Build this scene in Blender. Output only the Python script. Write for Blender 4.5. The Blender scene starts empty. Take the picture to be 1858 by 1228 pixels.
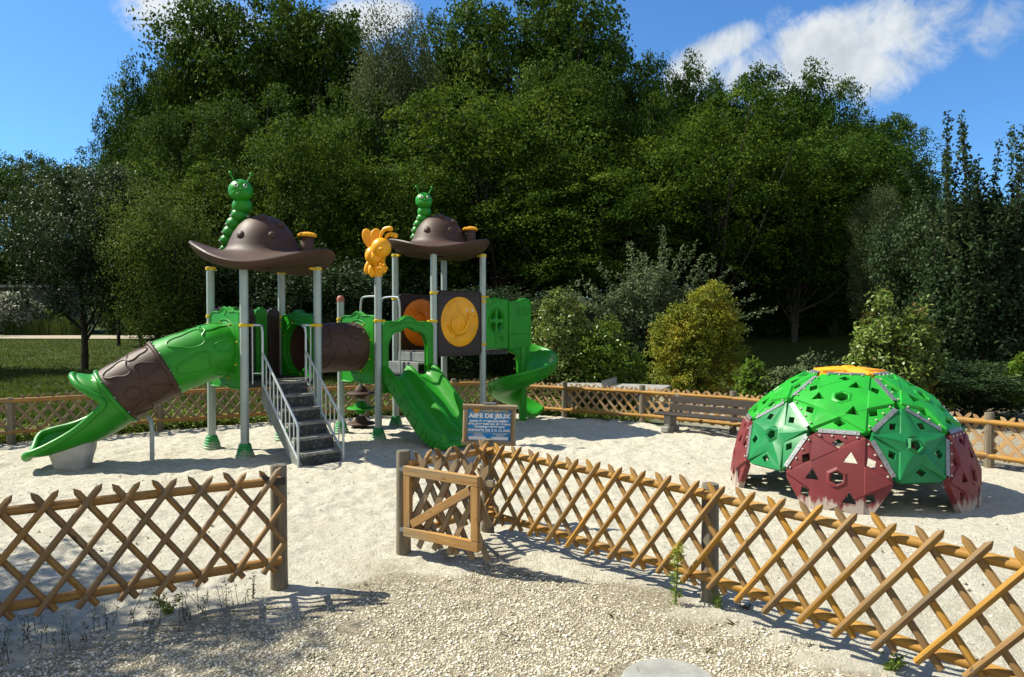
import bpy, math, random
import numpy as np
from mathutils import Vector, Matrix, geometry
random.seed(7)
rng = np.random.default_rng(7)
PI = math.pi
scene = bpy.context.scene
COL = scene.collection

# ------------------------------------------------------------------ camera, sky, sun, exposure
CAM_H, F = 1.8, 1239.0
cam_d = bpy.data.cameras.new('camera'); cam = bpy.data.objects.new('camera', cam_d); COL.objects.link(cam)
cam.location = (0, 0, CAM_H)
cam.rotation_euler = (math.radians(90) - math.atan(24 / F), 0, 0)
cam_d.sensor_width = 36; cam_d.lens = F / 1858 * 36
cam_d.clip_start = 0.05; cam_d.clip_end = 2000
scene.camera = cam
SUN_EL, SUN_AZ = math.radians(48), math.radians(12)        # light travels to +x, a little towards the camera
light_dir = Vector((math.cos(SUN_EL) * math.cos(SUN_AZ), -math.cos(SUN_EL) * math.sin(SUN_AZ), -math.sin(SUN_EL)))
sd = bpy.data.lights.new('sun', 'SUN'); sun = bpy.data.objects.new('sun', sd); COL.objects.link(sun)
sd.energy = 5.0; sd.angle = math.radians(0.53); sd.color = (1.0, 0.945, 0.79)
sun.rotation_euler = light_dir.to_track_quat('-Z', 'Y').to_euler()
sun.location = (-20, 6, 22)
scene.view_settings.view_transform = 'Standard'
scene.view_settings.look = 'None'
scene.view_settings.exposure = 0.95
scene.view_settings.gamma = 1.0
scene.cycles.max_bounces = 6
scene.cycles.transparent_max_bounces = 4


class NT:
    """tiny node-tree writer"""
    def __init__(s, tree):
        s.t = tree; s.n = tree.nodes; s.l = tree.links
    def new(s, kind, **kw):
        nd = s.n.new(kind)
        for k, v in kw.items():
            setattr(nd, k, v)
        return nd
    def put(s, sock, v):
        if isinstance(v, bpy.types.NodeSocket):
            s.l.new(v, sock)
        else:
            sock.default_value = v
    def math(s, op, a, b=0.0, c=None, clamp=False):
        nd = s.new('ShaderNodeMath', operation=op); nd.use_clamp = clamp
        s.put(nd.inputs[0], a); s.put(nd.inputs[1], b)
        if c is not None: s.put(nd.inputs[2], c)
        return nd.outputs[0]
    def mix(s, f, a, b, blend='MIX'):
        nd = s.new('ShaderNodeMix', data_type='RGBA', blend_type=blend)
        s.put(nd.inputs[0], f); s.put(nd.inputs[6], a); s.put(nd.inputs[7], b)
        return nd.outputs[2]
    def noise(s, vec, scale, detail=4, rough=0.55, dist=0.0):
        nd = s.new('ShaderNodeTexNoise')
        if vec is not None: s.put(nd.inputs['Vector'], vec)
        nd.inputs['Scale'].default_value = scale; nd.inputs['Detail'].default_value = detail
        nd.inputs['Roughness'].default_value = rough; nd.inputs['Distortion'].default_value = dist
        return nd.outputs['Fac']
    def ramp(s, f, stops):
        nd = s.new('ShaderNodeValToRGB'); s.put(nd.inputs[0], f)
        el = nd.color_ramp.elements
        while len(el) < len(stops): el.new(0.5)
        for e, (p, c) in zip(el, stops):
            e.position = p; e.color = c if len(c) == 4 else (*c, 1)
        return nd.outputs[0]
    def smooth(s, v, lo, hi):
        nd = s.new('ShaderNodeMapRange', interpolation_type='SMOOTHSTEP')
        s.put(nd.inputs[0], v); nd.inputs[1].default_value = lo; nd.inputs[2].default_value = hi
        return nd.outputs[0]
    def scale(s, vec, sc):
        nd = s.new('ShaderNodeVectorMath', operation='MULTIPLY'); s.put(nd.inputs[0], vec); nd.inputs[1].default_value = sc
        return nd.outputs[0]


world = bpy.data.worlds.new('World'); scene.world = world; world.use_nodes = True
w = NT(world.node_tree); w.n.clear()
sky = w.new('ShaderNodeTexSky', sky_type='NISHITA')
sky.sun_disc = False; sky.sun_elevation = SUN_EL
sky.sun_rotation = math.atan2(-math.cos(SUN_AZ), math.sin(SUN_AZ))
sky.air_density = 1.0; sky.dust_density = 0.25; sky.ozone_density = 4.0; sky.altitude = 300
tc = w.new('ShaderNodeTexCoord').outputs['Generated']
sx = w.new('ShaderNodeSeparateXYZ'); w.put(sx.inputs[0], tc)
az = w.math('ARCTAN2', sx.outputs[0], sx.outputs[1])
el = w.math('ARCSINE', sx.outputs[2])
cl = w.noise(tc, 8.0, 9, 0.62, 0.7)
cl_f = w.noise(tc, 24.0, 8, 0.66, 0.5)
nz = w.math('ADD', w.math('MULTIPLY', w.math('SUBTRACT', cl, 0.5), 3.6), w.math('MULTIPLY', w.math('SUBTRACT', cl_f, 0.5), 1.9))
cover = None
for (a0, e0, ra, re, tilt, amp) in [
        (26.0, 19.3, 13.0, 3.6, 0.06, 1.25), (17.0, 21.0, 5.2, 1.5, 0.36, 1.1), (14.6, 19.4, 2.8, 2.0, 0.5, 1.1),
        (-25.0, 22.8, 8.0, 3.4, -0.12, 1.15), (-12.5, 23.4, 4.5, 1.8, 0.2, 1.1), (35.3, 24.6, 3.2, 2.2, -0.5, 0.8),
        ]:
    da = w.math('SUBTRACT', az, math.radians(a0)); de = w.math('SUBTRACT', el, math.radians(e0))
    c_, s_ = math.cos(tilt), math.sin(tilt)
    u = w.math('ADD', w.math('MULTIPLY', da, c_ / math.radians(ra)), w.math('MULTIPLY', de, s_ / math.radians(ra)))
    v = w.math('SUBTRACT', w.math('MULTIPLY', de, c_ / math.radians(re)), w.math('MULTIPLY', da, s_ / math.radians(re)))
    d2 = w.math('ADD', w.math('MULTIPLY', u, u), w.math('MULTIPLY', v, v))
    m = w.math('MULTIPLY', w.math('SUBTRACT', 1.0, w.math('MINIMUM', d2, 3.0)), amp)
    cover = m if cover is None else w.math('MAXIMUM', cover, m)
cover = w.math('MAXIMUM', cover, w.math('SUBTRACT', 0.10, w.math('MULTIPLY', sx.outputs[1], 1.4)))     # unseen broken cloud added behind the camera to neutralise the blue ambient light
cov = w.smooth(w.math('ADD', cover, nz), 0.0, 1.25)
cov = w.math('MULTIPLY', cov, 0.9)
hz = w.smooth(el, -0.02, 0.42)
blue = w.mix(1.0, sky.outputs[0], (0.66, 1.06, 1.36, 1), 'MULTIPLY')
shade = w.noise(tc, 14.0, 5, 0.6)
white = w.ramp(shade, [(0.35, (4.4, 4.8, 5.0)), (0.65, (6.8, 7.0, 6.9))])
bg = w.new('ShaderNodeBackground')
w.put(bg.inputs[0], w.mix(cov, blue, white)); bg.inputs[1].default_value = 0.072
out = w.new('ShaderNodeOutputWorld'); w.l.new(bg.outputs[0], out.inputs[0])


# ------------------------------------------------------------------ helpers
def V(*a): return np.array(a, float)
def unit(v):
    v = np.asarray(v, float); return v / (np.linalg.norm(v) + 1e-12)
def gp(px, py):                                            # ground point seen at a place in the photograph
    d = CAM_H * F / (py - 590.0); return V((px - 929) / F * d, d, 0)

def lattice_noise(x, y, cell, seed):
    r = np.random.default_rng(seed); g = r.random((256, 256))
    xi, yi = x / cell, y / cell
    x0, y0 = np.floor(xi).astype(int), np.floor(yi).astype(int)
    fx, fy = xi - x0, yi - y0
    fx, fy = fx * fx * (3 - 2 * fx), fy * fy * (3 - 2 * fy)
    q = lambda a, b: g[a % 256, b % 256]
    return (q(x0, y0) * (1 - fx) + q(x0 + 1, y0) * fx) * (1 - fy) + (q(x0, y0 + 1) * (1 - fx) + q(x0 + 1, y0 + 1) * fx) * fy

def sstep(v, a, b):
    t = np.clip((v - a) / (b - a), 0, 1); return t * t * (3 - 2 * t)

def gz(x, y):                                              # height of the land
    x = np.asarray(x, float); y = np.asarray(y, float)
    left = 1 - sstep(x, -6, 6)
    z = sstep(y, 20, 46) * 1.05 * left + sstep(y, 17, 40) * 2.2 * (1 - left)
    z = z + sstep(y, 60, 160) * 5.0
    return z

def tag(o, label=None, cat=None, group=None, kind=None):
    if label: o['label'] = label
    if cat: o['category'] = cat
    if group: o['group'] = group
    if kind: o['kind'] = kind
    return o

def thing(name, loc, label, cat, group=None, rz=0.0, sc=1.0):
    o = bpy.data.objects.new(name, None); COL.objects.link(o)
    o.location = loc; o.rotation_euler = (0, 0, rz); o.scale = (sc, sc, sc) if not hasattr(sc, '__len__') else sc
    o.empty_display_size = 0.2
    return tag(o, label, cat, group)

def origin(p):
    o = V(0, 0, 0)
    while p is not None:
        o = o + np.array(p.location); p = p.parent
    return o


class MB:
    """collects shapes (world coordinates) and links them as one mesh object"""
    def __init__(s):
        s.v = []; s.f = []; s.g = []; s.n = 0; s.cut = None
    def add(s, verts, faces, grain=None):
        verts = np.asarray(verts, float)
        s.v.append(verts); s.g.append(verts * 0.3 if grain is None else np.asarray(grain, float))
        n = s.n
        s.f.extend([tuple(i + n for i in f) for f in faces]); s.n += len(verts)
        return s
    def second(s, mat):
        s.cut = (len(s.f), mat); return s
    def box(s, c, size, ax=None):
        c = np.asarray(c, float); h = np.asarray(size, float) / 2
        A = np.eye(3) if ax is None else np.array([unit(a) for a in ax])
        k = [(i, j, l) for i in (-1, 1) for j in (-1, 1) for l in (-1, 1)]
        P = [c + A[0] * h[0] * i + A[1] * h[1] * j + A[2] * h[2] * l for i, j, l in k]
        L = int(np.argmax(h)); r = rng.random(3) * 9
        G = []
        for t in k:
            q = [t[m] * h[m] for m in range(3)]
            o2 = [q[m] for m in range(3) if m != L]
            G.append((o2[0] + r[0], o2[1] + r[1], q[L] + r[2]))
        F_ = [(0, 1, 3, 2), (4, 6, 7, 5), (0, 4, 5, 1), (2, 3, 7, 6), (0, 2, 6, 4), (1, 5, 7, 3)]
        if np.linalg.det(A) < 0: F_ = [f[::-1] for f in F_]
        return s.add(P, F_, G)
    def tube(s, path, rad, n=12, caps=True, closed=False, up=None, flat=1.0, tipz=None):
        path = [np.asarray(p, float) for p in path]; m = len(path)
        rad = [rad] * m if np.isscalar(rad) else list(rad)
        T = []
        for i in range(m):
            a = path[(i - 1) % m] if (i > 0 or closed) else path[i]
            b = path[(i + 1) % m] if (i < m - 1 or closed) else path[i]
            T.append(unit(b - a))
        N = unit(np.cross(T[0], up if up is not None else (V(0, 0, 1) if abs(T[0][2]) < 0.9 else V(1, 0, 0))))
        P = []; G = []; r0 = rng.random(3) * 9; s_len = 0
        for i in range(m):
            N = unit(N - T[i] * np.dot(N, T[i])); B = np.cross(T[i], N)
            if i: s_len += np.linalg.norm(path[i] - path[i - 1])
            for k in range(n):
                a = 2 * PI * k / n
                P.append(path[i] + (N * math.cos(a) + B * math.sin(a) * flat) * rad[i])
                G.append((math.cos(a) * rad[i] + r0[0], math.sin(a) * rad[i] + r0[1], s_len + r0[2]))
        Fc = []
        rows = m if closed else m - 1
        for i in range(rows):
            j = (i + 1) % m
            for k in range(n):
                k2 = (k + 1) % n
                Fc.append((i * n + k, i * n + k2, j * n + k2, j * n + k))
        if caps and not closed:
            Fc.append(tuple(range(n - 1, -1, -1))); Fc.append(tuple((m - 1) * n + k for k in range(n)))
        return s.add(P, Fc, G)
    def cyl(s, p0, p1, r0, r1=None, n=16): return s.tube([p0, p1], [r0, r0 if r1 is None else r1], n)
    def lathe(s, prof, c, n=24, axis=(0, 0, 1), wob=None):
        c = np.asarray(c, float); Z = unit(axis); X = unit(np.cross(V(0, 1, 0) if abs(Z[1]) < 0.9 else V(1, 0, 0), Z)); Y = np.cross(Z, X)
        P = []; Fc = []
        for (r, z) in prof:
            for k in range(n):
                a = 2 * PI * k / n; rr = r * (1 + (wob(a, z) if wob else 0))
                P.append(c + X * rr * math.cos(a) + Y * rr * math.sin(a) + Z * z)
        m = len(prof)
        for i in range(m - 1):
            for k in range(n):
                k2 = (k + 1) % n; Fc.append((i * n + k, i * n + k2, (i + 1) * n + k2, (i + 1) * n + k))
        Fc.append(tuple(range(n - 1, -1, -1))); Fc.append(tuple((m - 1) * n + k for k in range(n)))
        return s.add(P, Fc)
    def ball(s, c, r, n=16, ax=None):
        c = np.asarray(c, float); r = np.array([r] * 3 if np.isscalar(r) else r, float)
        A = np.eye(3) if ax is None else np.array([unit(a) for a in ax])
        P = []; Fc = []; m = max(6, n // 2)
        for i in range(m + 1):
            t = PI * i / m
            for k in range(n):
                a = 2 * PI * k / n
                q = (math.sin(t) * math.cos(a) * r[0], math.sin(t) * math.sin(a) * r[1], -math.cos(t) * r[2])
                P.append(c + A[0] * q[0] + A[1] * q[1] + A[2] * q[2])
        for i in range(m):
            for k in range(n):
                k2 = (k + 1) % n
                if i == 0: Fc.append((k, (i + 1) * n + k2, (i + 1) * n + k))
                elif i == m - 1: Fc.append((i * n + k, i * n + k2, (i + 1) * n + k))
                else: Fc.append((i * n + k, i * n + k2, (i + 1) * n + k2, (i + 1) * n + k))
        return s.add(P, Fc)
    def grid(s, P, wrap_u=False, wrap_v=False, flip=False):
        P = np.asarray(P, float); a, b = P.shape[:2]; Fc = []
        for i in range(a if wrap_u else a - 1):
            for j in range(b if wrap_v else b - 1):
                i2, j2 = (i + 1) % a, (j + 1) % b
                q = (i * b + j, i2 * b + j, i2 * b + j2, i * b + j2)
                Fc.append(q[::-1] if flip else q)
        return s.add(P.reshape(-1, 3), Fc)
    def sweep(s, prof, path, frames, scale=None, caps=True):
        """closed 2-d profile carried along a path; frames = (across, up) at every point"""
        P = []
        for i, (p, (a, u)) in enumerate(zip(path, frames)):
            k = 1.0 if scale is None else scale[i]
            pr = prof(i) if callable(prof) else prof
            P.append([p + a * x * k + u * y * k for x, y in pr])
        P = np.array(P); s.grid(P, wrap_v=True)
        n = P.shape[1]; base = s.n - P.shape[0] * n
        if caps:
            s.f.append(tuple(base + k for k in range(n))); s.f.append(tuple(base + (P.shape[0] - 1) * n + k for k in range(n - 1, -1, -1)))
        return s
    def plate(s, outer, holes, fr, th, relief=None, lines=(), grid=None, front_off=0.0):
        """flat panel with holes: outline in (u, w), frame fr = (origin, U, W, N), front at +N"""
        O, U, W, N = fr
        pts = []; edges = []
        def loop(poly):
            b = len(pts); pts.extend([Vector((float(x), float(y))) for x, y in poly])
            edges.extend([(b + i, b + (i + 1) % len(poly)) for i in range(len(poly))])
        loop(outer)
        for h in holes: loop(h)
        for ln in lines:
            b = len(pts); pts.extend([Vector((float(x), float(y))) for x, y in ln]); edges.extend([(b + i, b + i + 1) for i in range(len(ln) - 1)])
        if grid:
            xs = [p[0] for p in outer]; ys = [p[1] for p in outer]
            for x in np.arange(min(xs) + grid / 2, max(xs), grid):
                for y in np.arange(min(ys) + grid / 2, max(ys), grid): pts.append(Vector((x, y)))
        vv, ee, ff, *_ = geometry.delaunay_2d_cdt(pts, edges, [], 0, 1e-5)
        keep = []
        for f in ff:
            c = sum((vv[i] for i in f), Vector((0, 0))) / len(f)
            if inside(c, outer) and not any(inside(c, h) for h in holes): keep.append(tuple(f))
        h2 = [relief(p.x, p.y) if relief else 0.0 for p in vv]
        front = [O + U * p.x + W * p.y + N * (front_off + h) for p, h in zip(vv, h2)]
        back = [O + U * p.x + W * p.y + N * (front_off - th + h * 0.6) for p, h in zip(vv, h2)]
        n = len(vv)
        ori = np.dot(np.cross(U, W), N) > 0
        Fc = []
        cnt = {}
        for f in keep:
            a, b, c = [vv[i] for i in f[:3]]
            ccw = ((b - a).x * (c - a).y - (b - a).y * (c - a).x) > 0
            g = f if ccw == ori else f[::-1]
            Fc.append(g); Fc.append(tuple(i + n for i in g[::-1]))
            for i in range(len(g)):
                e = (g[i], g[(i + 1) % len(g)]); cnt[e] = 1
        for (a, b) in cnt:
            if (b, a) not in cnt: Fc.append((b, a, a + n, b + n))
        return s.add(front + back, Fc)
    def build(s, name, mat, parent=None, angle=35, bevel=0.0, label=None, smooth=True):
        v = np.concatenate(s.v) - origin(parent); g = np.concatenate(s.g)
        me = bpy.data.meshes.new(name); me.from_pydata(v.tolist(), [], s.f); me.update()
        at = me.attributes.new('grain', 'FLOAT_VECTOR', 'POINT'); at.data.foreach_set('vector', g.astype(np.float32).ravel())
        if smooth:
            me.polygons.foreach_set('use_smooth', np.ones(len(me.polygons), bool))
            me.set_sharp_from_angle(angle=math.radians(angle))
        me.materials.append(mat)
        if s.cut is not None:
            me.materials.append(s.cut[1]); mi = np.zeros(len(me.polygons), np.int32); mi[s.cut[0]:] = 1; me.polygons.foreach_set('material_index', mi)
        o = bpy.data.objects.new(name, me); COL.objects.link(o); o.parent = parent
        if bevel:
            b = o.modifiers.new('bevel', 'BEVEL'); b.width = bevel; b.segments = 2; b.limit_method = 'ANGLE'; b.angle_limit = math.radians(40)
        if label: o['label'] = label
        return o

def inside(p, poly):
    x, y = p[0], p[1]; r = False; j = len(poly) - 1
    for i in range(len(poly)):
        xi, yi = poly[i]; xj, yj = poly[j]
        if (yi > y) != (yj > y) and x < (xj - xi) * (y - yi) / (yj - yi) + xi: r = not r
        j = i
    return r

def spline(pts, n=12):
    pts = [np.asarray(p, float) for p in pts]; out = []
    q = [2 * pts[0] - pts[1]] + pts + [2 * pts[-1] - pts[-2]]
    for i in range(1, len(q) - 2):
        p0, p1, p2, p3 = q[i - 1:i + 3]
        for k in range(n):
            t = k / n
            out.append(0.5 * (2 * p1 + (p2 - p0) * t + (2 * p0 - 5 * p1 + 4 * p2 - p3) * t * t + (3 * p1 - p0 - 3 * p2 + p3) * t ** 3))
    out.append(pts[-1]); return out

def tangents(path):
    m = len(path); return [unit(path[min(i + 1, m - 1)] - path[max(i - 1, 0)]) for i in range(m)]


# ------------------------------------------------------------------ materials
def new_mat(name):
    m = bpy.data.materials.new(name); m.use_nodes = True
    t = NT(m.node_tree); b = t.n['Principled BSDF']
    return m, t, b

def plastic(name, col, rough=0.36, dirt=0.25, dust=None, dust_top=0.3):
    m, t, b = new_mat(name)
    pos = t.new('ShaderNodeNewGeometry').outputs['Position']
    n1 = t.noise(pos, 3.5, 6, 0.6); n2 = t.noise(pos, 38, 5, 0.65)
    c0 = (*col, 1); c1 = tuple(x * 0.75 + 0.003 for x in col) + (1,)
    c = t.mix(t.smooth(n1, 0.4, 0.75), c0, c1)
    pale = tuple(min(1, x * 0.8 + 0.10) for x in col) + (1,)
    scr = t.math('MULTIPLY', t.smooth(n2, 0.60, 0.78), dirt)
    c = t.mix(scr, c, pale)
    if dust:
        sz = t.new('ShaderNodeSeparateXYZ'); t.put(sz.inputs[0], pos)
        st = t.noise(t.scale(pos, (7, 7, 1.6)), 1.6, 7, 0.75)
        lim = t.math('SUBTRACT', t.math('ADD', sz.outputs[2], t.math('MULTIPLY', t.math('SUBTRACT', st, 0.5), dust_top * 4.2)), 0.0)
        k = t.math('SUBTRACT', 1.0, t.smooth(lim, dust_top * 0.45, dust_top * 1.0))
        c = t.mix(t.math('MULTIPLY', k, dust), c, (0.46, 0.42, 0.36, 1))
    t.put(b.inputs['Base Color'], c)
    t.put(b.inputs['Roughness'], t.math('ADD', t.math('MULTIPLY', n2, 0.22), rough - 0.1))
    b.inputs['Specular IOR Level'].default_value = 0.32
    bp = t.new('ShaderNodeBump'); bp.inputs['Strength'].default_value = 0.06; bp.inputs['Distance'].default_value = 0.01
    t.put(bp.inputs['Height'], t.noise(pos, 90, 3)); t.l.new(bp.outputs[0], b.inputs['Normal'])
    return m

def wood(name, light, dark, weather=None, wmix=0.0, rough=0.65):
    m, t, b = new_mat(name)
    g = t.new('ShaderNodeAttribute'); g.attribute_name = 'grain'
    gv = g.outputs['Vector']
    fib = t.noise(t.scale(gv, (55, 55, 2.2)), 1.4, 6, 0.62, 0.4)
    big = t.noise(t.scale(gv, (5, 5, 1.2)), 1.5, 4)
    knot = t.noise(t.scale(gv, (16, 16, 7)), 1.3, 2)
    isl = t.new('ShaderNodeNewGeometry').outputs['Random Per Island']
    c = t.ramp(fib, [(0.3, dark), (0.68, light)])
    c = t.mix(t.math('MULTIPLY', t.smooth(big, 0.35, 0.7), 0.55), c, tuple(x * 0.6 for x in light) + (1,))
    c = t.mix(t.math('MULTIPLY', t.smooth(knot, 0.66, 0.74), 0.8), c, tuple(x * 0.3 for x in dark) + (1,))
    if weather:
        wn = t.noise(t.scale(gv, (9, 9, 1.0)), 1.2, 5)
        c = t.mix(t.math('MULTIPLY', t.smooth(wn, 0.52 - wmix * 0.4, 0.72 - wmix * 0.3), 0.85), c, t.ramp(fib, [(0.3, tuple(x * 0.45 for x in weather)), (0.7, weather)]))
    hs = t.new('ShaderNodeHueSaturation'); t.put(hs.inputs['Color'], c)
    t.put(hs.inputs['Value'], t.math('ADD', 0.66, t.math('MULTIPLY', isl, 0.6)))
    t.put(hs.inputs['Saturation'], t.math('ADD', 0.85, t.math('MULTIPLY', isl, 0.25)))
    t.put(b.inputs['Base Color'], hs.outputs[0]); b.inputs['Roughness'].default_value = rough
    b.inputs['Specular IOR Level'].default_value = 0.3
    bp = t.new('ShaderNodeBump'); bp.inputs['Strength'].default_value = 0.35; bp.inputs['Distance'].default_value = 0.004
    t.put(bp.inputs['Height'], fib); t.l.new(bp.outputs[0], b.inputs['Normal'])
    return m

def plain(name, col, rough=0.5, metal=0.0, var=0.2, sc=8.0, bump=0.1, spec=0.4, dust=0.0):
    m, t, b = new_mat(name)
    pos = t.new('ShaderNodeNewGeometry').outputs['Position']
    n = t.noise(pos, sc, 6, 0.62)
    c = t.mix(t.smooth(n, 0.35, 0.7), (*col, 1), tuple(x * (1 - var) for x in col) + (1,))
    if dust:
        n3 = t.noise(pos, sc * 2.5, 6, 0.7)
        c = t.mix(t.math('MULTIPLY', t.smooth(n3, 0.48, 0.68), dust), c, (0.45, 0.42, 0.37, 1))
    t.put(b.inputs['Base Color'], c)
    t.put(b.inputs['Roughness'], t.math('ADD', rough - 0.08, t.math('MULTIPLY', n, 0.16)))
    b.inputs['Metallic'].default_value = metal; b.inputs['Specular IOR Level'].default_value = spec
    if bump:
        bp = t.new('ShaderNodeBump'); bp.inputs['Strength'].default_value = bump; bp.inputs['Distance'].default_value = 0.01
        t.put(bp.inputs['Height'], t.noise(pos, sc * 9, 5)); t.l.new(bp.outputs[0], b.inputs['Normal'])
    return m

def leafy(name, cols, rough=0.6, trans=0.25, clump=1.3, spec=0.15):
    """leaves: colour differs from leaf to leaf and, softly, from bough to bough"""
    m, t, b = new_mat(name)
    isl = t.new('ShaderNodeNewGeometry').outputs['Random Per Island']
    oi = t.new('ShaderNodeTexCoord').outputs['Object']
    n = t.noise(oi, clump, 3, 0.6)
    f = t.math('ADD', t.math('MULTIPLY', isl, 0.45), t.math('MULTIPLY', t.smooth(n, 0.3, 0.7), 0.55))
    k = len(cols); c = t.ramp(f, [(i / max(1, k - 1), cc) for i, cc in enumerate(cols)])
    t.put(b.inputs['Base Color'], c); b.inputs['Roughness'].default_value = rough
    b.inputs['Specular IOR Level'].default_value = spec
    tr = t.new('ShaderNodeBsdfTranslucent'); hs = t.new('ShaderNodeHueSaturation'); t.put(hs.inputs['Color'], c)
    hs.inputs['Hue'].default_value = 0.485; hs.inputs['Value'].default_value = 1.5; t.put(tr.inputs[0], hs.outputs[0])
    mx = t.new('ShaderNodeMixShader'); mx.inputs[0].default_value = trans
    t.l.new(b.outputs[0], mx.inputs[1]); t.l.new(tr.outputs[0], mx.inputs[2])
    t.l.new(mx.outputs[0], t.n['Material Output'].inputs[0])
    return m

M = {}
M['green'] = plastic('green_plastic', (0.015, 0.235, 0.007), 0.40, 0.2)
M['green_dusty'] = plastic('green_plastic_dusty', (0.018, 0.22, 0.010), 0.38, 0.22)
M['green_foot'] = plastic('green_foot_plastic', (0.02, 0.24, 0.06), 0.5, 0.3, 0.5, 0.10)
M['brown'] = plastic('brown_plastic', (0.060, 0.029, 0.018), 0.56, 0.16)
M['brown_deep'] = plastic('dark_brown_plastic', (0.030, 0.017, 0.014), 0.4, 0.10)
M['yellow'] = plastic('yellow_plastic', (0.80, 0.36, 0.008), 0.35, 0.06)
M['orange'] = plastic('orange_plastic', (0.72, 0.20, 0.006), 0.42, 0.06)
M['clamp'] = plastic('yellow_clamp', (0.62, 0.42, 0.01), 0.4, 0.1)
M['dome_lime'] = plastic('lime_panel', (0.016, 0.30, 0.022), 0.42, 0.30)
M['dome_green'] = plastic('deep_green_panel', (0.008, 0.165, 0.045), 0.42, 0.20)
M['dome_red'] = plastic('maroon_panel', (0.15, 0.024, 0.026), 0.55, 0.12, 0.7, 0.12)
M['dome_yellow'] = plastic('dome_yellow_panel', (0.80, 0.33, 0.008), 0.40, 0.4)
M['foot_white'] = plain('dusty_white_foot', (0.42, 0.40, 0.35), 0.7, 0, 0.25, 6, 0.1)
M['post'] = plain('grey_painted_post', (0.33, 0.39, 0.36), 0.38, 0.15, 0.12, 5, 0.03)
M['rail'] = plain('galvanised_rail', (0.50, 0.54, 0.52), 0.32, 0.35, 0.15, 20, 0.03)
M['step'] = plain('rubber_step', (0.040, 0.042, 0.040), 0.75, 0, 0.4, 9, 0.15, 0.3, 0.25)
M['tread'] = plain('dusty_tread', (0.21, 0.205, 0.185), 0.85, 0, 0.5, 7, 0.2, 0.2, 0.5)
M['deck'] = plain('dark_deck', (0.022, 0.023, 0.023), 0.7, 0, 0.3, 10, 0.1, 0.3, 0.3)
M['stringer'] = plain('grey_stringer', (0.20, 0.22, 0.21), 0.5, 0.2, 0.3, 8, 0.05, 0.4, 0.35)
M['plate'] = plain('steel_plate', (0.26, 0.275, 0.275), 0.48, 0.6, 0.3, 18, 0.05)
M['white'] = plain('white_paint', (0.75, 0.75, 0.72), 0.5, 0, 0.05, 10, 0)
M['black'] = plain('black_paint', (0.012, 0.012, 0.012), 0.45, 0, 0.1, 10, 0)
M['red_cap'] = plastic('faded_red_cap', (0.42, 0.13, 0.09), 0.5, 0.3)
M['wood_new'] = wood('golden_wood', (0.34, 0.190, 0.045), (0.19, 0.092, 0.020), (0.25, 0.17, 0.08), 0.0)
M['wood_old'] = wood('brown_wood', (0.34, 0.190, 0.062), (0.17, 0.082, 0.024), (0.28, 0.21, 0.12), 0.05)
M['wood_gate'] = wood('gate_wood', (0.42, 0.235, 0.075), (0.25, 0.125, 0.035), (0.34, 0.26, 0.15), 0.1)
M['wood_grey'] = wood('weathered_wood', (0.30, 0.205, 0.105), (0.13, 0.085, 0.042), (0.30, 0.24, 0.165), 0.3)
M['wood_post'] = wood('grey_post_wood', (0.20, 0.165, 0.11), (0.075, 0.055, 0.035), (0.225, 0.20, 0.15), 0.4, 0.8)
M['wood_pale'] = wood('pale_wood', (0.50, 0.31, 0.13), (0.34, 0.19, 0.07), (0.42, 0.33, 0.24), 0.1)
M['wood_bench'] = wood('dark_bench_wood', (0.055, 0.042, 0.034), (0.022, 0.018, 0.015), (0.18, 0.16, 0.14), -0.15)
M['concrete'] = plain('old_concrete', (0.30, 0.29, 0.26), 0.85, 0, 0.35, 7, 0.3, 0.2)
M['slab'] = plain('smooth_concrete', (0.29, 0.29, 0.265), 0.85, 0, 0.25, 9, 0.2, 0.2)
M['masonry'] = plain('dark_masonry', (0.10, 0.10, 0.095), 0.9, 0, 0.4, 1.2, 0.3, 0.2)
M['sign_blue'] = plain('sign_blue', (0.008, 0.21, 0.50), 0.35, 0, 0.1, 6, 0)
M['sign_white'] = plain('sign_lettering', (0.74, 0.74, 0.72), 0.5, 0, 0.04, 10, 0)
M['sign_yellow'] = plain('sign_yellow', (0.70, 0.46, 0.03), 0.5, 0, 0.1, 10, 0)
M['sign_orange'] = plain('sign_orange', (0.62, 0.20, 0.02), 0.5, 0, 0.1, 10, 0)
M['bark'] = plain('bark', (0.045, 0.036, 0.028), 0.9, 0, 0.5, 14, 0.6, 0.2)
M['bark_pale'] = plain('pale_bark', (0.075, 0.066, 0.052), 0.9, 0, 0.5, 9, 0.5, 0.2)
M['stem'] = plain('dry_stem', (0.07, 0.055, 0.035), 0.9, 0, 0.3, 20, 0, 0.2)

L = {}
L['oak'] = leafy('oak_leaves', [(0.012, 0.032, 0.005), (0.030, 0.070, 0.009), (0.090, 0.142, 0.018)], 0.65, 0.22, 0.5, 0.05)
L['beech'] = leafy('beech_leaves', [(0.008, 0.024, 0.003), (0.034, 0.076, 0.008), (0.120, 0.170, 0.018)], 0.65, 0.25, 0.7, 0.05)
L['olive'] = leafy('willow_leaves', [(0.032, 0.050, 0.018), (0.065, 0.088, 0.036), (0.105, 0.135, 0.045)], 0.65, 0.25, 0.5, 0.06)
L['gloss'] = leafy('glossy_leaves', [(0.013, 0.028, 0.010), (0.030, 0.055, 0.018), (0.075, 0.105, 0.040)], 0.55, 0.18, 0.8, 0.16)
L['feather'] = leafy('feather_leaves', [(0.026, 0.050, 0.010), (0.062, 0.100, 0.016), (0.125, 0.165, 0.030)], 0.65, 0.25, 0.8, 0.06)
L['yellow'] = leafy('golden_leaves', [(0.050, 0.095, 0.012), (0.165, 0.190, 0.018), (0.40, 0.32, 0.030)], 0.5, 0.28, 1.2)
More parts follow.
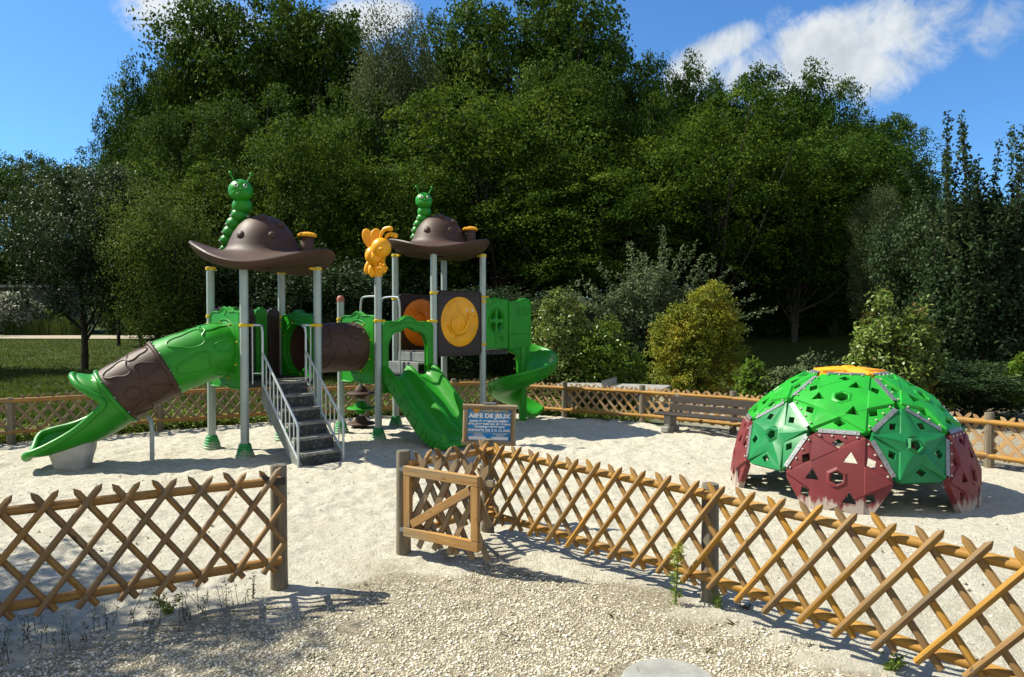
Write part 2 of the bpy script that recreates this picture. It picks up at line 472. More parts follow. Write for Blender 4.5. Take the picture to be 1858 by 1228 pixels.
L['laurel'] = leafy('laurel_leaves', [(0.040, 0.085, 0.010), (0.10, 0.17, 0.018), (0.17, 0.24, 0.03)], 0.32, 0.28, 1.5)
L['photinia'] = leafy('photinia_leaves', [(0.16, 0.055, 0.020), (0.085, 0.140, 0.022), (0.140, 0.205, 0.035), (0.250, 0.290, 0.075)], 0.42, 0.22, 2.0, 0.35)
L['shrub'] = leafy('shrub_leaves', [(0.045, 0.075, 0.030), (0.085, 0.125, 0.052), (0.150, 0.185, 0.090)], 0.55, 0.22, 1.0)
L['ivy'] = leafy('dark_leaves', [(0.012, 0.028, 0.009), (0.027, 0.052, 0.018), (0.060, 0.095, 0.034)], 0.55, 0.18, 0.8, 0.10)
L['silver'] = leafy('silver_leaves', [(0.14, 0.16, 0.10), (0.24, 0.26, 0.19), (0.34, 0.35, 0.27)], 0.5, 0.2, 1.0)
L['grass'] = leafy('grass_blades', [(0.024, 0.048, 0.006), (0.052, 0.086, 0.011), (0.105, 0.130, 0.026)], 0.55, 0.3, 0.6, 0.25)
L['weed'] = leafy('weed_leaves', [(0.07, 0.13, 0.018), (0.14, 0.20, 0.03), (0.22, 0.24, 0.05)], 0.5, 0.3, 3.0)
L['dry'] = leafy('dry_weeds', [(0.05, 0.042, 0.022), (0.09, 0.075, 0.035), (0.10, 0.11, 0.035)], 0.7, 0.2, 3.0)

# ------------------------------------------------------------------ ground
BACK = [(-11.5, 8.0), (-9.3, 9.1), (-7.62, 10.35), (-6.0, 11.6), (-4.45, 12.6), (-2.85, 13.35), (-1.2, 14.05), (-0.30, 14.20), (1.03, 13.35), (2.39, 12.5), (3.70, 11.4), (4.92, 10.05), (6.03, 8.6), (7.05, 7.05), (7.9, 5.4)]
def front_line(x):
    return np.interp(x, [-6, -2.9, -1.6, -0.9, -0.2, 0.35, 1.35, 2.4, 3.4, 6], [2.0, 3.62, 4.28, 4.78, 5.25, 4.95, 4.08, 2.95, 1.7, 1.0])
def back_line(x):
    return np.interp(x, [p[0] for p in BACK], [p[1] for p in BACK], left=7.0, right=4.0)

def axis(lo, a, b, hi, fine):
    mid = np.arange(a, b, fine)
    def far(start, end):
        out = []; p = start; st = fine
        while abs(p - start) < abs(end - start):
            st = min(st * 1.22, 12); p = p + (st if end > start else -st); out.append(p)
        return out
    return np.array(far(a, lo)[::-1] + list(mid) + far(b, hi))
gx = axis(-170, -8.2, 8.2, 170, 0.045); gy = axis(-25, 2.4, 14.6, 420, 0.045)
GX, GY = np.meshgrid(gx, gy)
fine_w = sstep(GX, -8.4, -8.0) * (1 - sstep(GX, 8.0, 8.4)) * sstep(GY, 2.3, 2.6) * (1 - sstep(GY, 14.2, 14.8))
wob = (lattice_noise(GX, GY, 0.45, 1) - 0.5) * 0.5 + (lattice_noise(GX, GY, 0.12, 2) - 0.5) * 0.22
bl, fl = back_line(GX), front_line(GX)
grass = sstep(GY - bl + wob * 1.3, 0.02, 0.25)
gravel = 1 - sstep(GY - fl + wob * 1.4, -0.10, 0.18)
stony = sstep(GX, 2.2, 4.2) * (1 - sstep(GY, 15.5, 19.0)); gravel = np.maximum(gravel, grass * stony); grass = grass * (1 - stony)
sand = np.clip(1 - grass - gravel, 0, 1)
lump = (lattice_noise(GX, GY, 0.30, 3) - 0.5) * 0.022 + (lattice_noise(GX, GY, 0.14, 4) - 0.5) * 0.030 + (lattice_noise(GX, GY, 0.08, 5) - 0.5) * 0.034
smoothpath = np.exp(-(((GX + 0.95) / 0.8) ** 2)) * (1 - sstep(GY, 5.2, 7.2))
right_calm = sstep(GX, 0.9, 3.2) * (1 - sstep(GY, 8.5, 10.5))
lump = lump * (1 - 0.65 * smoothpath) * (1 - 0.6 * right_calm)
GZ = gz(GX, GY) + fine_w * (lump * sand + gravel * (lattice_noise(GX, GY, 0.09, 6) - 0.5) * 0.016 + (lattice_noise(GX, GY, 1.1, 8) - 0.5) * 0.03 * (sand + gravel) * 0.5)
fr = np.random.default_rng(77)                                # footprints and scuffs
for k in range(520):
    if k < 300: fx_, fy_ = fr.normal(-1.0, .75) + (k % 60 - 30) * .02, fr.uniform(4.9, 9.6)
    else: fx_, fy_ = fr.uniform(-5.5, 5.5), fr.uniform(5.5, 12.5)
    if fy_ > back_line(fx_) - .3 or fy_ < front_line(fx_) + .1: continue
    a_0 = fr.normal(.2, .5); i0, i1 = np.searchsorted(gy, [fy_ - .3, fy_ + .3]); j0, j1 = np.searchsorted(gx, [fx_ - .3, fx_ + .3])
    dx_, dy_ = GX[i0:i1, j0:j1] - fx_, GY[i0:i1, j0:j1] - fy_
    u_ = (dx_ * math.cos(a_0) + dy_ * math.sin(a_0)) / .045; v_ = (dy_ * math.cos(a_0) - dx_ * math.sin(a_0)) / .10; r2 = u_ * u_ + v_ * v_
    GZ[i0:i1, j0:j1] += (-.013 * np.exp(-r2) + .006 * np.exp(-(np.sqrt(r2) - 1.7) ** 2 * 3)) * fr.uniform(.5, 1.2)
nx, ny = len(gx), len(gy)
me = bpy.data.meshes.new('ground')
me.vertices.add(nx * ny); me.vertices.foreach_set('co', np.stack([GX, GY, GZ], -1).astype(np.float32).ravel())
idx = np.arange(nx * ny).reshape(ny, nx)
quads = np.stack([idx[:-1, :-1], idx[:-1, 1:], idx[1:, 1:], idx[1:, :-1]], -1).reshape(-1, 4)
me.loops.add(quads.size); me.loops.foreach_set('vertex_index', quads.ravel().astype(np.int32))
me.polygons.add(len(quads)); me.polygons.foreach_set('loop_start', np.arange(0, quads.size, 4, dtype=np.int32))
me.polygons.foreach_set('use_smooth', np.ones(len(quads), bool))
me.update(calc_edges=True); me.validate()
at = me.attributes.new('zone', 'FLOAT_VECTOR', 'POINT')
at.data.foreach_set('vector', np.stack([sand, gravel, grass], -1).astype(np.float32).ravel())
ground = bpy.data.objects.new('ground', me); COL.objects.link(ground); ground['kind'] = 'structure'
m, t, b = new_mat('ground_soil')
zn = t.new('ShaderNodeAttribute'); zn.attribute_name = 'zone'
zs = t.new('ShaderNodeSeparateXYZ'); t.put(zs.inputs[0], zn.outputs['Vector'])
pos = t.new('ShaderNodeNewGeometry').outputs['Position']
n1 = t.noise(pos, 1.1, 6, 0.6); n2 = t.noise(pos, 14, 7, 0.7); n3 = t.noise(pos, 75, 5, 0.7); n4 = t.noise(pos, 5, 6, 0.65)
sandc = t.ramp(n2, [(0.28, (0.40, 0.365, 0.285)), (0.5, (0.55, 0.515, 0.42)), (0.75, (0.65, 0.62, 0.52))])
sandc = t.mix(t.math('MULTIPLY', t.smooth(n1, 0.45, 0.75), 0.6), sandc, (0.44, 0.39, 0.29, 1))
sandc = t.mix(t.math('MULTIPLY', t.smooth(n3, 0.66, 0.80), 0.6), sandc, (0.17, 0.15, 0.115, 1))
vor = t.new('ShaderNodeTexVoronoi'); vor.inputs['Scale'].default_value = 42; t.put(vor.inputs['Vector'], pos)
gr = t.mix(t.smooth(vor.outputs['Distance'], 0.15, 0.6), t.ramp(n3, [(0.3, (0.42, 0.375, 0.285)), (0.7, (0.58, 0.535, 0.43))]), (0.27, 0.235, 0.165, 1))
gr = t.mix(t.smooth(n4, 0.55, 0.75), gr, (0.36, 0.315, 0.21, 1))
grs = t.ramp(t.noise(pos, 3.0, 8, 0.75), [(0.3, (0.024, 0.040, 0.007)), (0.55, (0.045, 0.066, 0.011)), (0.8, (0.12, 0.115, 0.045))])
c = t.mix(zs.outputs[1], sandc, gr); c = t.mix(zs.outputs[2], c, grs)
t.put(b.inputs['Base Color'], c); b.inputs['Roughness'].default_value = 0.95; b.inputs['Specular IOR Level'].default_value = 0.1
hgt = t.math('ADD', t.math('MULTIPLY', n2, 1.0), t.math('ADD', t.math('MULTIPLY', n3, 0.5), t.math('MULTIPLY', t.noise(pos, 33, 6, 0.7, 0.6), 0.9)))
bp = t.new('ShaderNodeBump'); bp.inputs['Strength'].default_value = 1.0; bp.inputs['Distance'].default_value = 0.032
t.put(bp.inputs['Height'], hgt); t.l.new(bp.outputs[0], b.inputs['Normal'])
me.materials.append(m)

# gravelled path across the lawn far on the left: a sheet following the slope
pm, t, b = new_mat('path_gravel')
pos = t.new('ShaderNodeNewGeometry').outputs['Position']
t.put(b.inputs['Base Color'], t.ramp(t.noise(pos, 2.2, 8, 0.75), [(0.3, (0.20, 0.17, 0.115)), (0.7, (0.36, 0.31, 0.22))])); b.inputs['Roughness'].default_value = 0.95
mb = MB(); xs = np.linspace(-90, -6, 80); ys = np.linspace(0, 1, 8)
mb.grid(np.array([[(x, 41.0 + 7.5 * u - 0.05 * (x + 20), gz(x, 41.0 + 7.5 * u - 0.05 * (x + 20)) + 0.03) for x in xs] for u in ys]), flip=True)
tag(mb.build('path', pm), kind='structure')


def quick_mesh(name, verts, nper, mat, parent=None, faces_per=None, smooth=False):
    """many small pieces of the same topology written in one go"""
    n = len(verts) // nper
    faces_per = faces_per or [tuple(range(nper))]
    fl = np.array([len(f) for f in faces_per]); flat = np.concatenate([np.array(f) for f in faces_per])
    li = (flat[None, :] + (np.arange(n) * nper)[:, None]).ravel().astype(np.int32)
    tot = np.tile(fl, n); st = np.concatenate([[0], np.cumsum(tot)[:-1]]).astype(np.int32)
    me = bpy.data.meshes.new(name)
    me.vertices.add(len(verts)); me.vertices.foreach_set('co', verts.astype(np.float32).ravel())
    me.loops.add(len(li)); me.loops.foreach_set('vertex_index', li)
    me.polygons.add(len(st)); me.polygons.foreach_set('loop_start', st)
    if smooth: me.polygons.foreach_set('use_smooth', np.ones(len(st), bool))
    me.update(calc_edges=True)
    me.materials.append(mat)
    if parent is False: return me
    o = bpy.data.objects.new(name, me); COL.objects.link(o); o.parent = parent
    return o

def rot_rand(n):
    q = rng.normal(size=(n, 4)); q /= np.linalg.norm(q, axis=1, keepdims=True)
    a, b_, c_, d_ = q.T
    return np.stack([np.stack([1 - 2 * (c_ * c_ + d_ * d_), 2 * (b_ * c_ - a * d_), 2 * (b_ * d_ + a * c_)], -1),
                     np.stack([2 * (b_ * c_ + a * d_), 1 - 2 * (b_ * b_ + d_ * d_), 2 * (c_ * d_ - a * b_)], -1),
                     np.stack([2 * (b_ * d_ - a * c_), 2 * (c_ * d_ + a * b_), 1 - 2 * (b_ * b_ + c_ * c_)], -1)], 1)

# gravel stones in front of the fences
def stones(name, n, sampler, smin, smax, mat):
    P = sampler(n); n = len(P)
    ph = (1 + 5 ** .5) / 2
    ico = np.array([(-1, ph, 0), (1, ph, 0), (-1, -ph, 0), (1, -ph, 0), (0, -1, ph), (0, 1, ph), (0, -1, -ph), (0, 1, -ph), (ph, 0, -1), (ph, 0, 1), (-ph, 0, -1), (-ph, 0, 1)]) / 1.9
    fc = [(0, 11, 5), (0, 5, 1), (0, 1, 7), (0, 7, 10), (0, 10, 11), (1, 5, 9), (5, 11, 4), (11, 10, 2), (10, 7, 6), (7, 1, 8), (3, 9, 4), (3, 4, 2), (3, 2, 6), (3, 6, 8), (3, 8, 9), (4, 9, 5), (2, 4, 11), (6, 2, 10), (8, 6, 7), (9, 8, 1)]
    s = smin * (smax / smin) ** (rng.random(n) ** 2.9)
    sh = np.stack([rng.uniform(.7, 1.25, n), rng.uniform(.6, 1.1, n), rng.uniform(.35, .75, n)], -1)
    v = ico[None] * (1 + rng.normal(0, .13, (n, 12, 1))) * sh[:, None, :]
    yaw = rng.uniform(0, 2 * PI, n); tl = rng.normal(0, .3, n)
    cy, sy = np.cos(yaw)[:, None], np.sin(yaw)[:, None]
    x = v[..., 0] * cy - v[..., 1] * sy; y = v[..., 0] * sy + v[..., 1] * cy
    z = v[..., 2] + x * tl[:, None] * 0.5
    v = np.stack([x, y, z], -1) * s[:, None, None] + P[:, None, :] + np.stack([0 * s, 0 * s, s * 0.18], -1)[:, None, :]
    return quick_mesh(name, v.reshape(-1, 3), 12, mat, None, fc)
def gz_fine(x, y):
    return gz(x, y) + (lattice_noise(x, y, 0.09, 6) - 0.5) * 0.016 + (lattice_noise(x, y, 1.1, 8) - 0.5) * 0.015
sm, t, b = new_mat('pale_stone')
isl = t.new('ShaderNodeNewGeometry').outputs['Random Per Island']
t.put(b.inputs['Base Color'], t.ramp(isl, [(0.0, (0.24, 0.20, 0.13)), (0.3, (0.46, 0.405, 0.29)), (0.75, (0.59, 0.535, 0.41)), (1.0, (0.70, 0.67, 0.59))])); b.inputs['Roughness'].default_value = 0.9
b.inputs['Specular IOR Level'].default_value = 0.2
def near_front(n):
    y = 2.3 + 3.3 * rng.random(n * 2) ** 1.25; x = (rng.random(n * 2) - 0.5) * (y * 1.6)
    dens = lattice_noise(x, y, 0.5, 11) * 0.8 + lattice_noise(x, y, 0.16, 12) * 0.5
    ok = (y < front_line(x) - np.abs(rng.normal(0, .45, n * 2)) + .1 + (lattice_noise(x, y, .4, 13) - .5) * .5) & (dens > 0.36 + 0.25 * sstep(x, -0.6, 1.6) * 0 )
    x, y = x[ok][:n], y[ok][:n]
    return np.stack([x, y, gz_fine(x, y)], -1)
tag(stones('gravel', 95000, near_front, 0.0036, 0.0125, sm), kind='stuff', label='pale limestone gravel spread in front of the fences', cat='gravel')
def sparse(n):
    x = rng.uniform(-7, 7, n * 3); y = rng.uniform(3.5, 13, n * 3)
    ok = (y > front_line(x) - .1) & (y < back_line(x) - .2) & (np.abs(x) < y * .8)
    x, y = x[ok][:n], y[ok][:n]
    zz = gz(x, y) + 0.004
    return np.stack([x, y, zz], -1)
tag(stones('loose_stones', 2600, sparse, 0.005, 0.017, sm), kind='stuff', label='small loose stones scattered over the sand', cat='stones')

# concrete cover set in the gravel
mb = MB(); mb.lathe([(0.237, -0.05), (0.240, 0.012), (0.230, 0.02), (0.05, 0.022), (0.0005, 0.022)], (0.79, 3.385, 0), 40)
tag(mb.build('manhole_cover', M['slab']), 'round grey concrete cover set flush in the gravel', 'manhole cover')


# ------------------------------------------------------------------ fences
def picket(mb, p0, p1, nrm, wid=0.040, thick=0.023, point=0.05, round_=True):
    """half-round slat from p0 (bottom) to p1 (pointed top), lying against nrm"""
    p0, p1 = np.asarray(p0, float), np.asarray(p1, float); T = unit(p1 - p0); A = unit(np.cross(T, nrm)); Lg = np.linalg.norm(p1 - p0)
    if round_: prof = [(-.5, 0), (-.47, .42), (-.3, .82), (0, 1), (.3, .82), (.47, .42), (.5, 0)]
    else: prof = [(-.5, 0), (-.5, .9), (-.42, 1), (.42, 1), (.5, .9), (.5, 0)]
    r = rng.random(3) * 20; rows = [(0.0, 1.0), (0.012, 1.0), (Lg - point, 1.0), (Lg - .001, .16), (Lg, .12)]
    P, G = [], []
    k0 = rng.uniform(-.1, .1)
    for (d, s) in rows:
        for (x, y) in prof:
            yy = y * thick * (1 if s > .99 else (.55 + .45 * s))
            P.append(p0 + T * d + A * x * wid * s + nrm * yy); G.append((x * wid + r[0], y * thick + r[1], d + r[2]))
    n = len(prof); F_ = []
    for i in range(len(rows) - 1):
        for k in range(n - 1):
            F_.append((i * n + k, i * n + k + 1, (i + 1) * n + k + 1, (i + 1) * n + k))
        F_.append((i * n + n - 1, i * n, (i + 1) * n, (i + 1) * n + n - 1))
    F_.append(tuple(range(n - 1, -1, -1))); F_.append(tuple((len(rows) - 1) * n + k for k in range(n)))
    mb.add(P, F_, G)

def lattice_bay(fence, a, b, zl, zt, mats, spacing=0.204, ncell=4, inner=1, over=0.092, low=0.06, start=None, rail_r=0.029, front_rail=False, round_=True, wid=0.0385, rails=True, nails=True, trim=True, swap=False, ta=True, tb=True):
    """one bay between posts a and b: two rails and the crossed pickets. inner=+1 puts pickets on the +normal side"""
    a, b = np.asarray(a, float), np.asarray(b, float); D = b - a; Ln = np.linalg.norm(D[:2]); D = D / Ln
    Nn = unit(np.cross(D, V(0, 0, 1))) * inner                     # side the pickets are nailed on
    wm, rm = mats
    if rails:
        for z in (zl, zt):
            mb = MB(); off = -Nn * 0.0
            j = rng.normal(0, .004, 2)
            mid = [a + D * (Ln * q) + V(0, 0, z + j[0] * (1 - q) + j[1] * q + rng.normal(0, .002)) + off for q in (0, .33, .66, 1)]
            rr = [rail_r * (1 + rng.normal(0, .03)) for _ in mid]
            mb.tube(mid, rr, 12); mb.build('rail', rm, fence)
    mb = MB(); nl = []
    h = zt - zl; run = spacing * ncell / 2                          # horizontal travel between the rails
    zb, ztip = zl - low, zt + over
    k = run / h
    s0 = -run if start is None else start
    side = -1 if front_rail else 1
    lay = [rail_r * 0.75, rail_r * 0.75 + 0.026]
    if swap: lay = lay[::-1]
    i = 0
    while s0 + i * spacing < Ln + run:
        s = s0 + i * spacing; i += 1
        if (not ta and s <= 0) or (not tb and s > Ln): continue
        for dirn, ly in ((1, lay[0]), (-1, lay[1])):
            jx = rng.normal(0, .004)
            t0, t1 = s + dirn * -0.0 + jx, None
            xt = s + jx                                            # crossing place on the top rail
            x_at = lambda z: xt + dirn * (zt - z) * k
            z0, z1 = zb + rng.normal(0, .006), ztip + rng.normal(0, .006)
            if trim:                                               # cut off where it would leave the bay
                lim_lo, lim_hi = -0.02, Ln + 0.02
                for lim, sg in ((lim_lo, -1), (lim_hi, 1)):
                    if (sg < 0 and not ta) or (sg > 0 and not tb): continue
                    zc = zt - (lim - xt) / (dirn * k)
                    xb, xtip = x_at(z0), x_at(z1)
                    if (xb - lim) * sg > 0: z0 = max(z0, zc)
                    if (xtip - lim) * sg > 0: z1 = min(z1, zc)
            if z1 - z0 < 0.12: continue
            p0 = a + D * x_at(z0) + V(0, 0, z0) + Nn * ly * side; p1 = a + D * x_at(z1) + V(0, 0, z1) + Nn * ly * side
            picket(mb, p0, p1, Nn * side, wid * rng.uniform(.93, 1.07), 0.024, 0.032, round_)
            if nails and side > 0:
                for zz in (zt, zl):
                    if z0 < zz < z1:
                        q = a + D * x_at(zz) + V(0, 0, zz) + Nn * (ly + .0262)
                        nl.append(q)
    mb.second(M['plate'])
    for q in nl: mb.cyl(q - Nn * .002, q + Nn * .0015, .0042, n=7)
    mb.build('lattice', wm, fence)

def post(fence, p, h, r, mat, name='post', chip=0.0):
    mb = MB(); p = np.asarray(p, float)
    w_ = rng.random() * 6
    prof = [(r * 1.05, -0.12), (r * 1.04, 0.02), (r * 1.0, h * .25), (r * .98, h * .6), (r * .97, h - 0.015), (r * .90, h), (r * .45, h + .003), (.0005, h + .004)]
    P = []; n = 22; G = []; F_ = []
    r3 = rng.random(3) * 20
    for (rr, z) in prof:
        for k in range(n):
            a = 2 * PI * k / n; q = rr * (1 + .035 * math.sin(3 * a + w_) + .02 * math.sin(7 * a + 2 * w_))
            P.append(p + V(q * math.cos(a), q * math.sin(a), z)); G.append((q * math.cos(a) * .7 + r3[0], q * math.sin(a) * .7 + r3[1], z * .6 + r3[2]))
    m = len(prof)
    for i in range(m - 1):
        for k in range(n): F_.append((i * n + k, i * n + (k + 1) % n, (i + 1) * n + (k + 1) % n, (i + 1) * n + k))
    F_.append(tuple((m - 1) * n + k for k in range(n)))
    mb.add(P, F_, G)
    return mb.build(name, mat, fence, angle=50)

# front fence on the left of the opening
PL = V(-1.600, 4.660, 0); dl = unit(V(-0.86, -0.50, 0))
fL = thing('lattice_fence', PL, 'brown crossed picket fence left of the open gateway, shaded by a tree', 'fence')
post(fL, PL, 0.845, 0.056, M['wood_post'])
PL2 = PL + dl * 2.25; post(fL, PL2, 0.84, 0.055, M['wood_post'])
nL = unit(np.cross(dl, V(0, 0, 1)))
sgn = -1 if np.dot(nL, V(0, -1, 0)) < 0 else 1
offL = nL * sgn * 0.075
lattice_bay(fL, PL + offL, PL2 + offL, 0.205, 0.755, (M['wood_old'], M['wood_old']), 0.206, 4, sgn, start=0.085 - 0.206 * 2, swap=True)
lattice_bay(fL, PL2 + offL, PL2 + offL + dl * 2.2, 0.205, 0.755, (M['wood_old'], M['wood_old']), 0.206, 4, sgn, start=-0.412, swap=True)
mb = MB(); q = PL + offL + V(0, 0, .755)
mb.box(q + dl * .02 + nL * sgn * .036, (0.085, 0.05, 0.012), (dl, V(0, 0, 1), nL)); mb.box(q + dl * .085 + nL * sgn * .04 + V(0, 0, .022), (0.09, 0.034, 0.016), (unit(dl + V(0, 0, .5)), V(0, 0, 1), nL))
mb.build('latch', M['black'], fL)

# front fence from the gate post round the sign corner and off to the right
PG, PJ, PK = V(-0.855, 5.34, 0), V(-0.215, 5.97, 0), V(1.290, 4.42, 0)
PN = V(2.68, 2.75, 0)
fR = thing('lattice_fence', PJ, 'golden crossed picket fence running from the gate post to the lower right corner', 'fence')
for p, h in ((PG, .818), (PJ, .80), (PK, .772), (PN, .79)): post(fR, p, h, 0.056, M['wood_post'])
def bay(fence, p, q, mats, **kw):
    d = unit(q - p); n = unit(np.cross(d, V(0, 0, 1))); s = 1 if n[1] < 0 else -1
    if kw.pop('back', False): s = -s
    o = n * s * kw.pop('off', 0.075)
    lattice_bay(fence, p + o, q + o, kw.pop('zl', .20), kw.pop('zt', .735), mats, inner=s, **kw)
bay(fR, PG, PJ, (M['wood_old'], M['wood_gate']), spacing=.204, start=-.30, zt=.72)
bay(fR, PJ, PK, (M['wood_new'], M['wood_new']), spacing=.2005, start=-.33, zl=.185, zt=.715, rail_r=.029, tb=False)
bay(fR, PK, PN, (M['wood_new'], M['wood_new']), spacing=.2005, ta=False, start=(math.ceil((np.linalg.norm(PK - PJ) + .33) / .2005) * .2005 - .33) - np.linalg.norm(PK - PJ), zl=.185, zt=.715, rail_r=.029)
PN2 = PN + (PN - PK) * .98; post(fR, PN2, .79, .056, M['wood_post'])
bay(fR, PN, PN2, (M['wood_new'], M['wood_new']), spacing=.2005, start=-.30, zl=.185, zt=.715, rail_r=.029)
mb = MB(); mb.tube([PK + V(0, -.06, .70), PK + V(-.055, -.03, .71), PK + V(-.06, .02, .715), PK + V(0, .062, .71), PK + V(.06, 0.0, .705), PK + V(.045, -.045, .70)], .0035, 6); mb.build('wire_tie', M['black'], fR)

# gate, standing open towards the gravel
gt = thing('gate', PG + V(.05, -.07, 0), 'small wooden gate with a diagonal brace standing open at the gateway', 'gate')
g0, g1 = PG + V(.028, -.085, 0), V(-0.235, 4.865, 0)
gd = unit(g1 - g0); gn = unit(np.cross(gd, V(0, 0, 1))); gn = gn if gn[1] < 0 else -gn
GL = np.linalg.norm(g1 - g0); zb_, zt_ = .175, .715
def gbar(name, p, q, wid, th, mat=None, off=0.0):
    mb = MB(); T = unit(q - p); A = unit(np.cross(gn, T)); mb.box((p + q) / 2 + gn * off, (np.linalg.norm(q - p), wid, th), (T, A, gn)); return mb.build(name, mat or M['wood_gate'], gt, bevel=.004)
gbar('frame_rail', g0 + V(0, 0, zt_ - .035), g1 + V(0, 0, zt_ - .035), .072, .045)
gbar('frame_rail', g0 + V(0, 0, zb_ + .035), g1 + V(0, 0, zb_ + .035), .072, .045)
gbar('stile', g0 + gd * .032 + V(0, 0, zb_ + .073), g0 + gd * .032 + V(0, 0, zt_ - .073), .062, .042)
gbar('stile', g1 - gd * .032 + V(0, 0, zb_ + .073), g1 - gd * .032 + V(0, 0, zt_ - .073), .062, .042)
gbar('brace', g0 + gd * .075 + V(0, 0, zb_ + .10), g1 - gd * .075 + V(0, 0, zt_ - .105), .062, .040)
mb = MB()
for i in range(6):
    for dr, ly in ((-1, .0), (1, .02)):
        s = -.0 + i * .145; k = .52 * dr
        f_ = lambda z: s + (zt_ - z) * k
        z0, z1 = zb_ - .075 + rng.normal(0, .01), zt_ + .085 + rng.normal(0, .012)
        lo, hi = -.02, GL + .06
        for lim, sg in ((lo, -1), (hi, 1)):
            zc = zt_ - (lim - s) / k
            if (f_(z0) - lim) * sg > 0: z0 = max(z0, zc)
            if (f_(z1) - lim) * sg > 0: z1 = min(z1, zc)
        if z1 - z0 < .15: continue
        picket(mb, g0 + gd * f_(z0) + V(0, 0, z0) - gn * (.0225 + ly), g0 + gd * f_(z1) + V(0, 0, z1) - gn * (.0225 + ly), -gn, .044, .018, .04, False)
mb.build('lattice', M['wood_grey'], gt)
mb = MB(); mb.box(g1 + gd * .03 + V(0, 0, zt_ - .045) - gn * .045, (.14, .05, .035), (gd, V(0, 0, 1), gn)); mb.build('latch_block', M['wood_grey'], gt, bevel=.003)
for z in (zb_ + .04, zt_ - .03):
    mb = MB(); mb.cyl(g0 - gd * .012 + V(0, 0, z - .03), g0 - gd * .012 + V(0, 0, z + .03), .008, n=8); mb.box(g0 - gd * .03 + V(0, 0, z), (.05, .03, .006), (gd, V(0, 0, 1), gn)); mb.build('hinge', M['plate'], gt)

# far fence round the playground: rails face the play area, flat pickets behind
fB = thing('lattice_fence', V(*BACK[7], 0), 'pale picket fence curving round the back of the playground before the trees', 'fence')
for i, p in enumerate(BACK):
    post(fB, V(p[0], p[1], 0), .70, .056, M['wood_post'])
    if i < len(BACK) - 1:
        left = i < 7
        zl, zt = (.18, .66) if i < 4 else ((.16, .60) if left else (.15, .58))
        mats = (M['wood_grey'], M['wood_old']) if left else (M['wood_pale'], M['wood_new'])
        a_, b_ = V(*p, 0), V(*BACK[i + 1], 0)
        d = unit(b_ - a_); n = unit(np.cross(d, V(0, 0, 1))); s = 1 if n[1] < 0 else -1
        lattice_bay(fB, a_ + n * s * .03, b_ + n * s * .03, zl, zt, mats, .19, 4, s, front_rail=True, round_=False, wid=.042, rail_r=.034, over=.085, low=.05, nails=False)

# ------------------------------------------------------------------ sign
SG = V(-0.228, 6.22, 0)
sg = thing('information_sign', SG, 'blue playground notice in a log frame behind the fence corner', 'sign')
sn = unit(V(0.05, -1, 0)); su = unit(np.cross(V(0, 0, 1), -sn)); su = su if su[0] > 0 else -su
su = unit(su + V(0, 0, -.035)); sw = unit(np.cross(su, sn)); sw = sw if sw[2] > 0 else -sw
sc_ = V(-0.205, 6.12, 0.907); SW, SH = .462, .352
mb = MB(); mb.tube([SG + V(0, 0, -.1), SG + V(0, 0, .4), SG + V(0, .0, .98)], .05, 14); mb.build('sign_post', M['wood_post'], sg)
mb = MB(); mb.box(sc_, (SW - .03, SH - .03, .012), (su, sw, sn)); panel = mb.build('board', M['sign_blue'], sg)
for z in (SH / 2 - .014, -SH / 2 + .014):
    mb = MB(); mb.tube([sc_ + sw * z + sn * .016 - su * (SW / 2 + .012), sc_ + sw * z + sn * .016, sc_ + sw * z + sn * .016 + su * (SW / 2 + .012)], [.023, .022, .023], 12); mb.build('log_rail', M['wood_grey'], sg)
for x in (-SW / 2 + .016, SW / 2 - .016):
    mb = MB(); mb.tube([sc_ + su * x + sn * .014 - sw * (SH / 2 - .034), sc_ + su * x + sn * .014 + sw * (SH / 2 - .034)], .021, 12); mb.build('log_stile', M['wood_grey'], sg)
mb = MB(); mb.box(sc_ + sw * (SH / 2 + .016) + su * .0, (.11, .012, .05), (su, sw, sn)); mb.build('cap_bracket', M['plate'], sg)

def lettering(txt, size, x, y, mat, parent, bold=.0, align='CENTER', width=None, lift=.0085, space=1.0):
    cu = bpy.data.curves.new('lettering', 'FONT'); cu.body = txt; cu.size = size; cu.align_x = align; cu.align_y = 'CENTER'
    cu.offset = bold; cu.extrude = .0008; cu.space_character = space
    tmp = bpy.data.objects.new('lettering', cu); COL.objects.link(tmp)
    bpy.context.view_layer.update()
    dg = bpy.context.evaluated_depsgraph_get(); me = bpy.data.meshes.new_from_object(tmp.evaluated_get(dg))
    bpy.data.objects.remove(tmp)
    co = np.empty(len(me.vertices) * 3, np.float32); me.vertices.foreach_get('co', co); co = co.reshape(-1, 3)
    if width:
        w0 = co[:, 0].max() - co[:, 0].min(); co[:, 0] *= width / w0
    W_ = sc_ + np.outer(co[:, 0] + x, su) + np.outer(co[:, 1] + y, sw) + np.outer(co[:, 2] + lift, sn)
    me.vertices.foreach_set('co', (W_ - origin(parent)).astype(np.float32).ravel()); me.update()
    me.materials.clear(); me.materials.append(mat)
    o = bpy.data.objects.new('lettering', me); COL.objects.link(o); o.parent = parent; return o
iw = SW - .075
lettering('www.goldengames.org', .026, .045, .128, M['sign_yellow'], panel, .0007, width=.245)
lettering('AIRE DE JEUX', .050, 0, .078, M['sign_white'], panel, .0028, width=iw * .98)
lettering('sous la responsabilité', .029, .0, .034, M['sign_white'], panel, .0014, width=iw * .90)
lettering('des parents ou de leurs', .029, 0, .008, M['sign_white'], panel, .0014, width=iw * .98)
lettering('accompagnateurs', .029, 0, -.017, M['sign_white'], panel, .0014, width=iw * .72)
lettering('ENFANTS DE 3 A 12 ANS', .031, 0, -.051, M['sign_white'], panel, .0012, width=iw * .98)
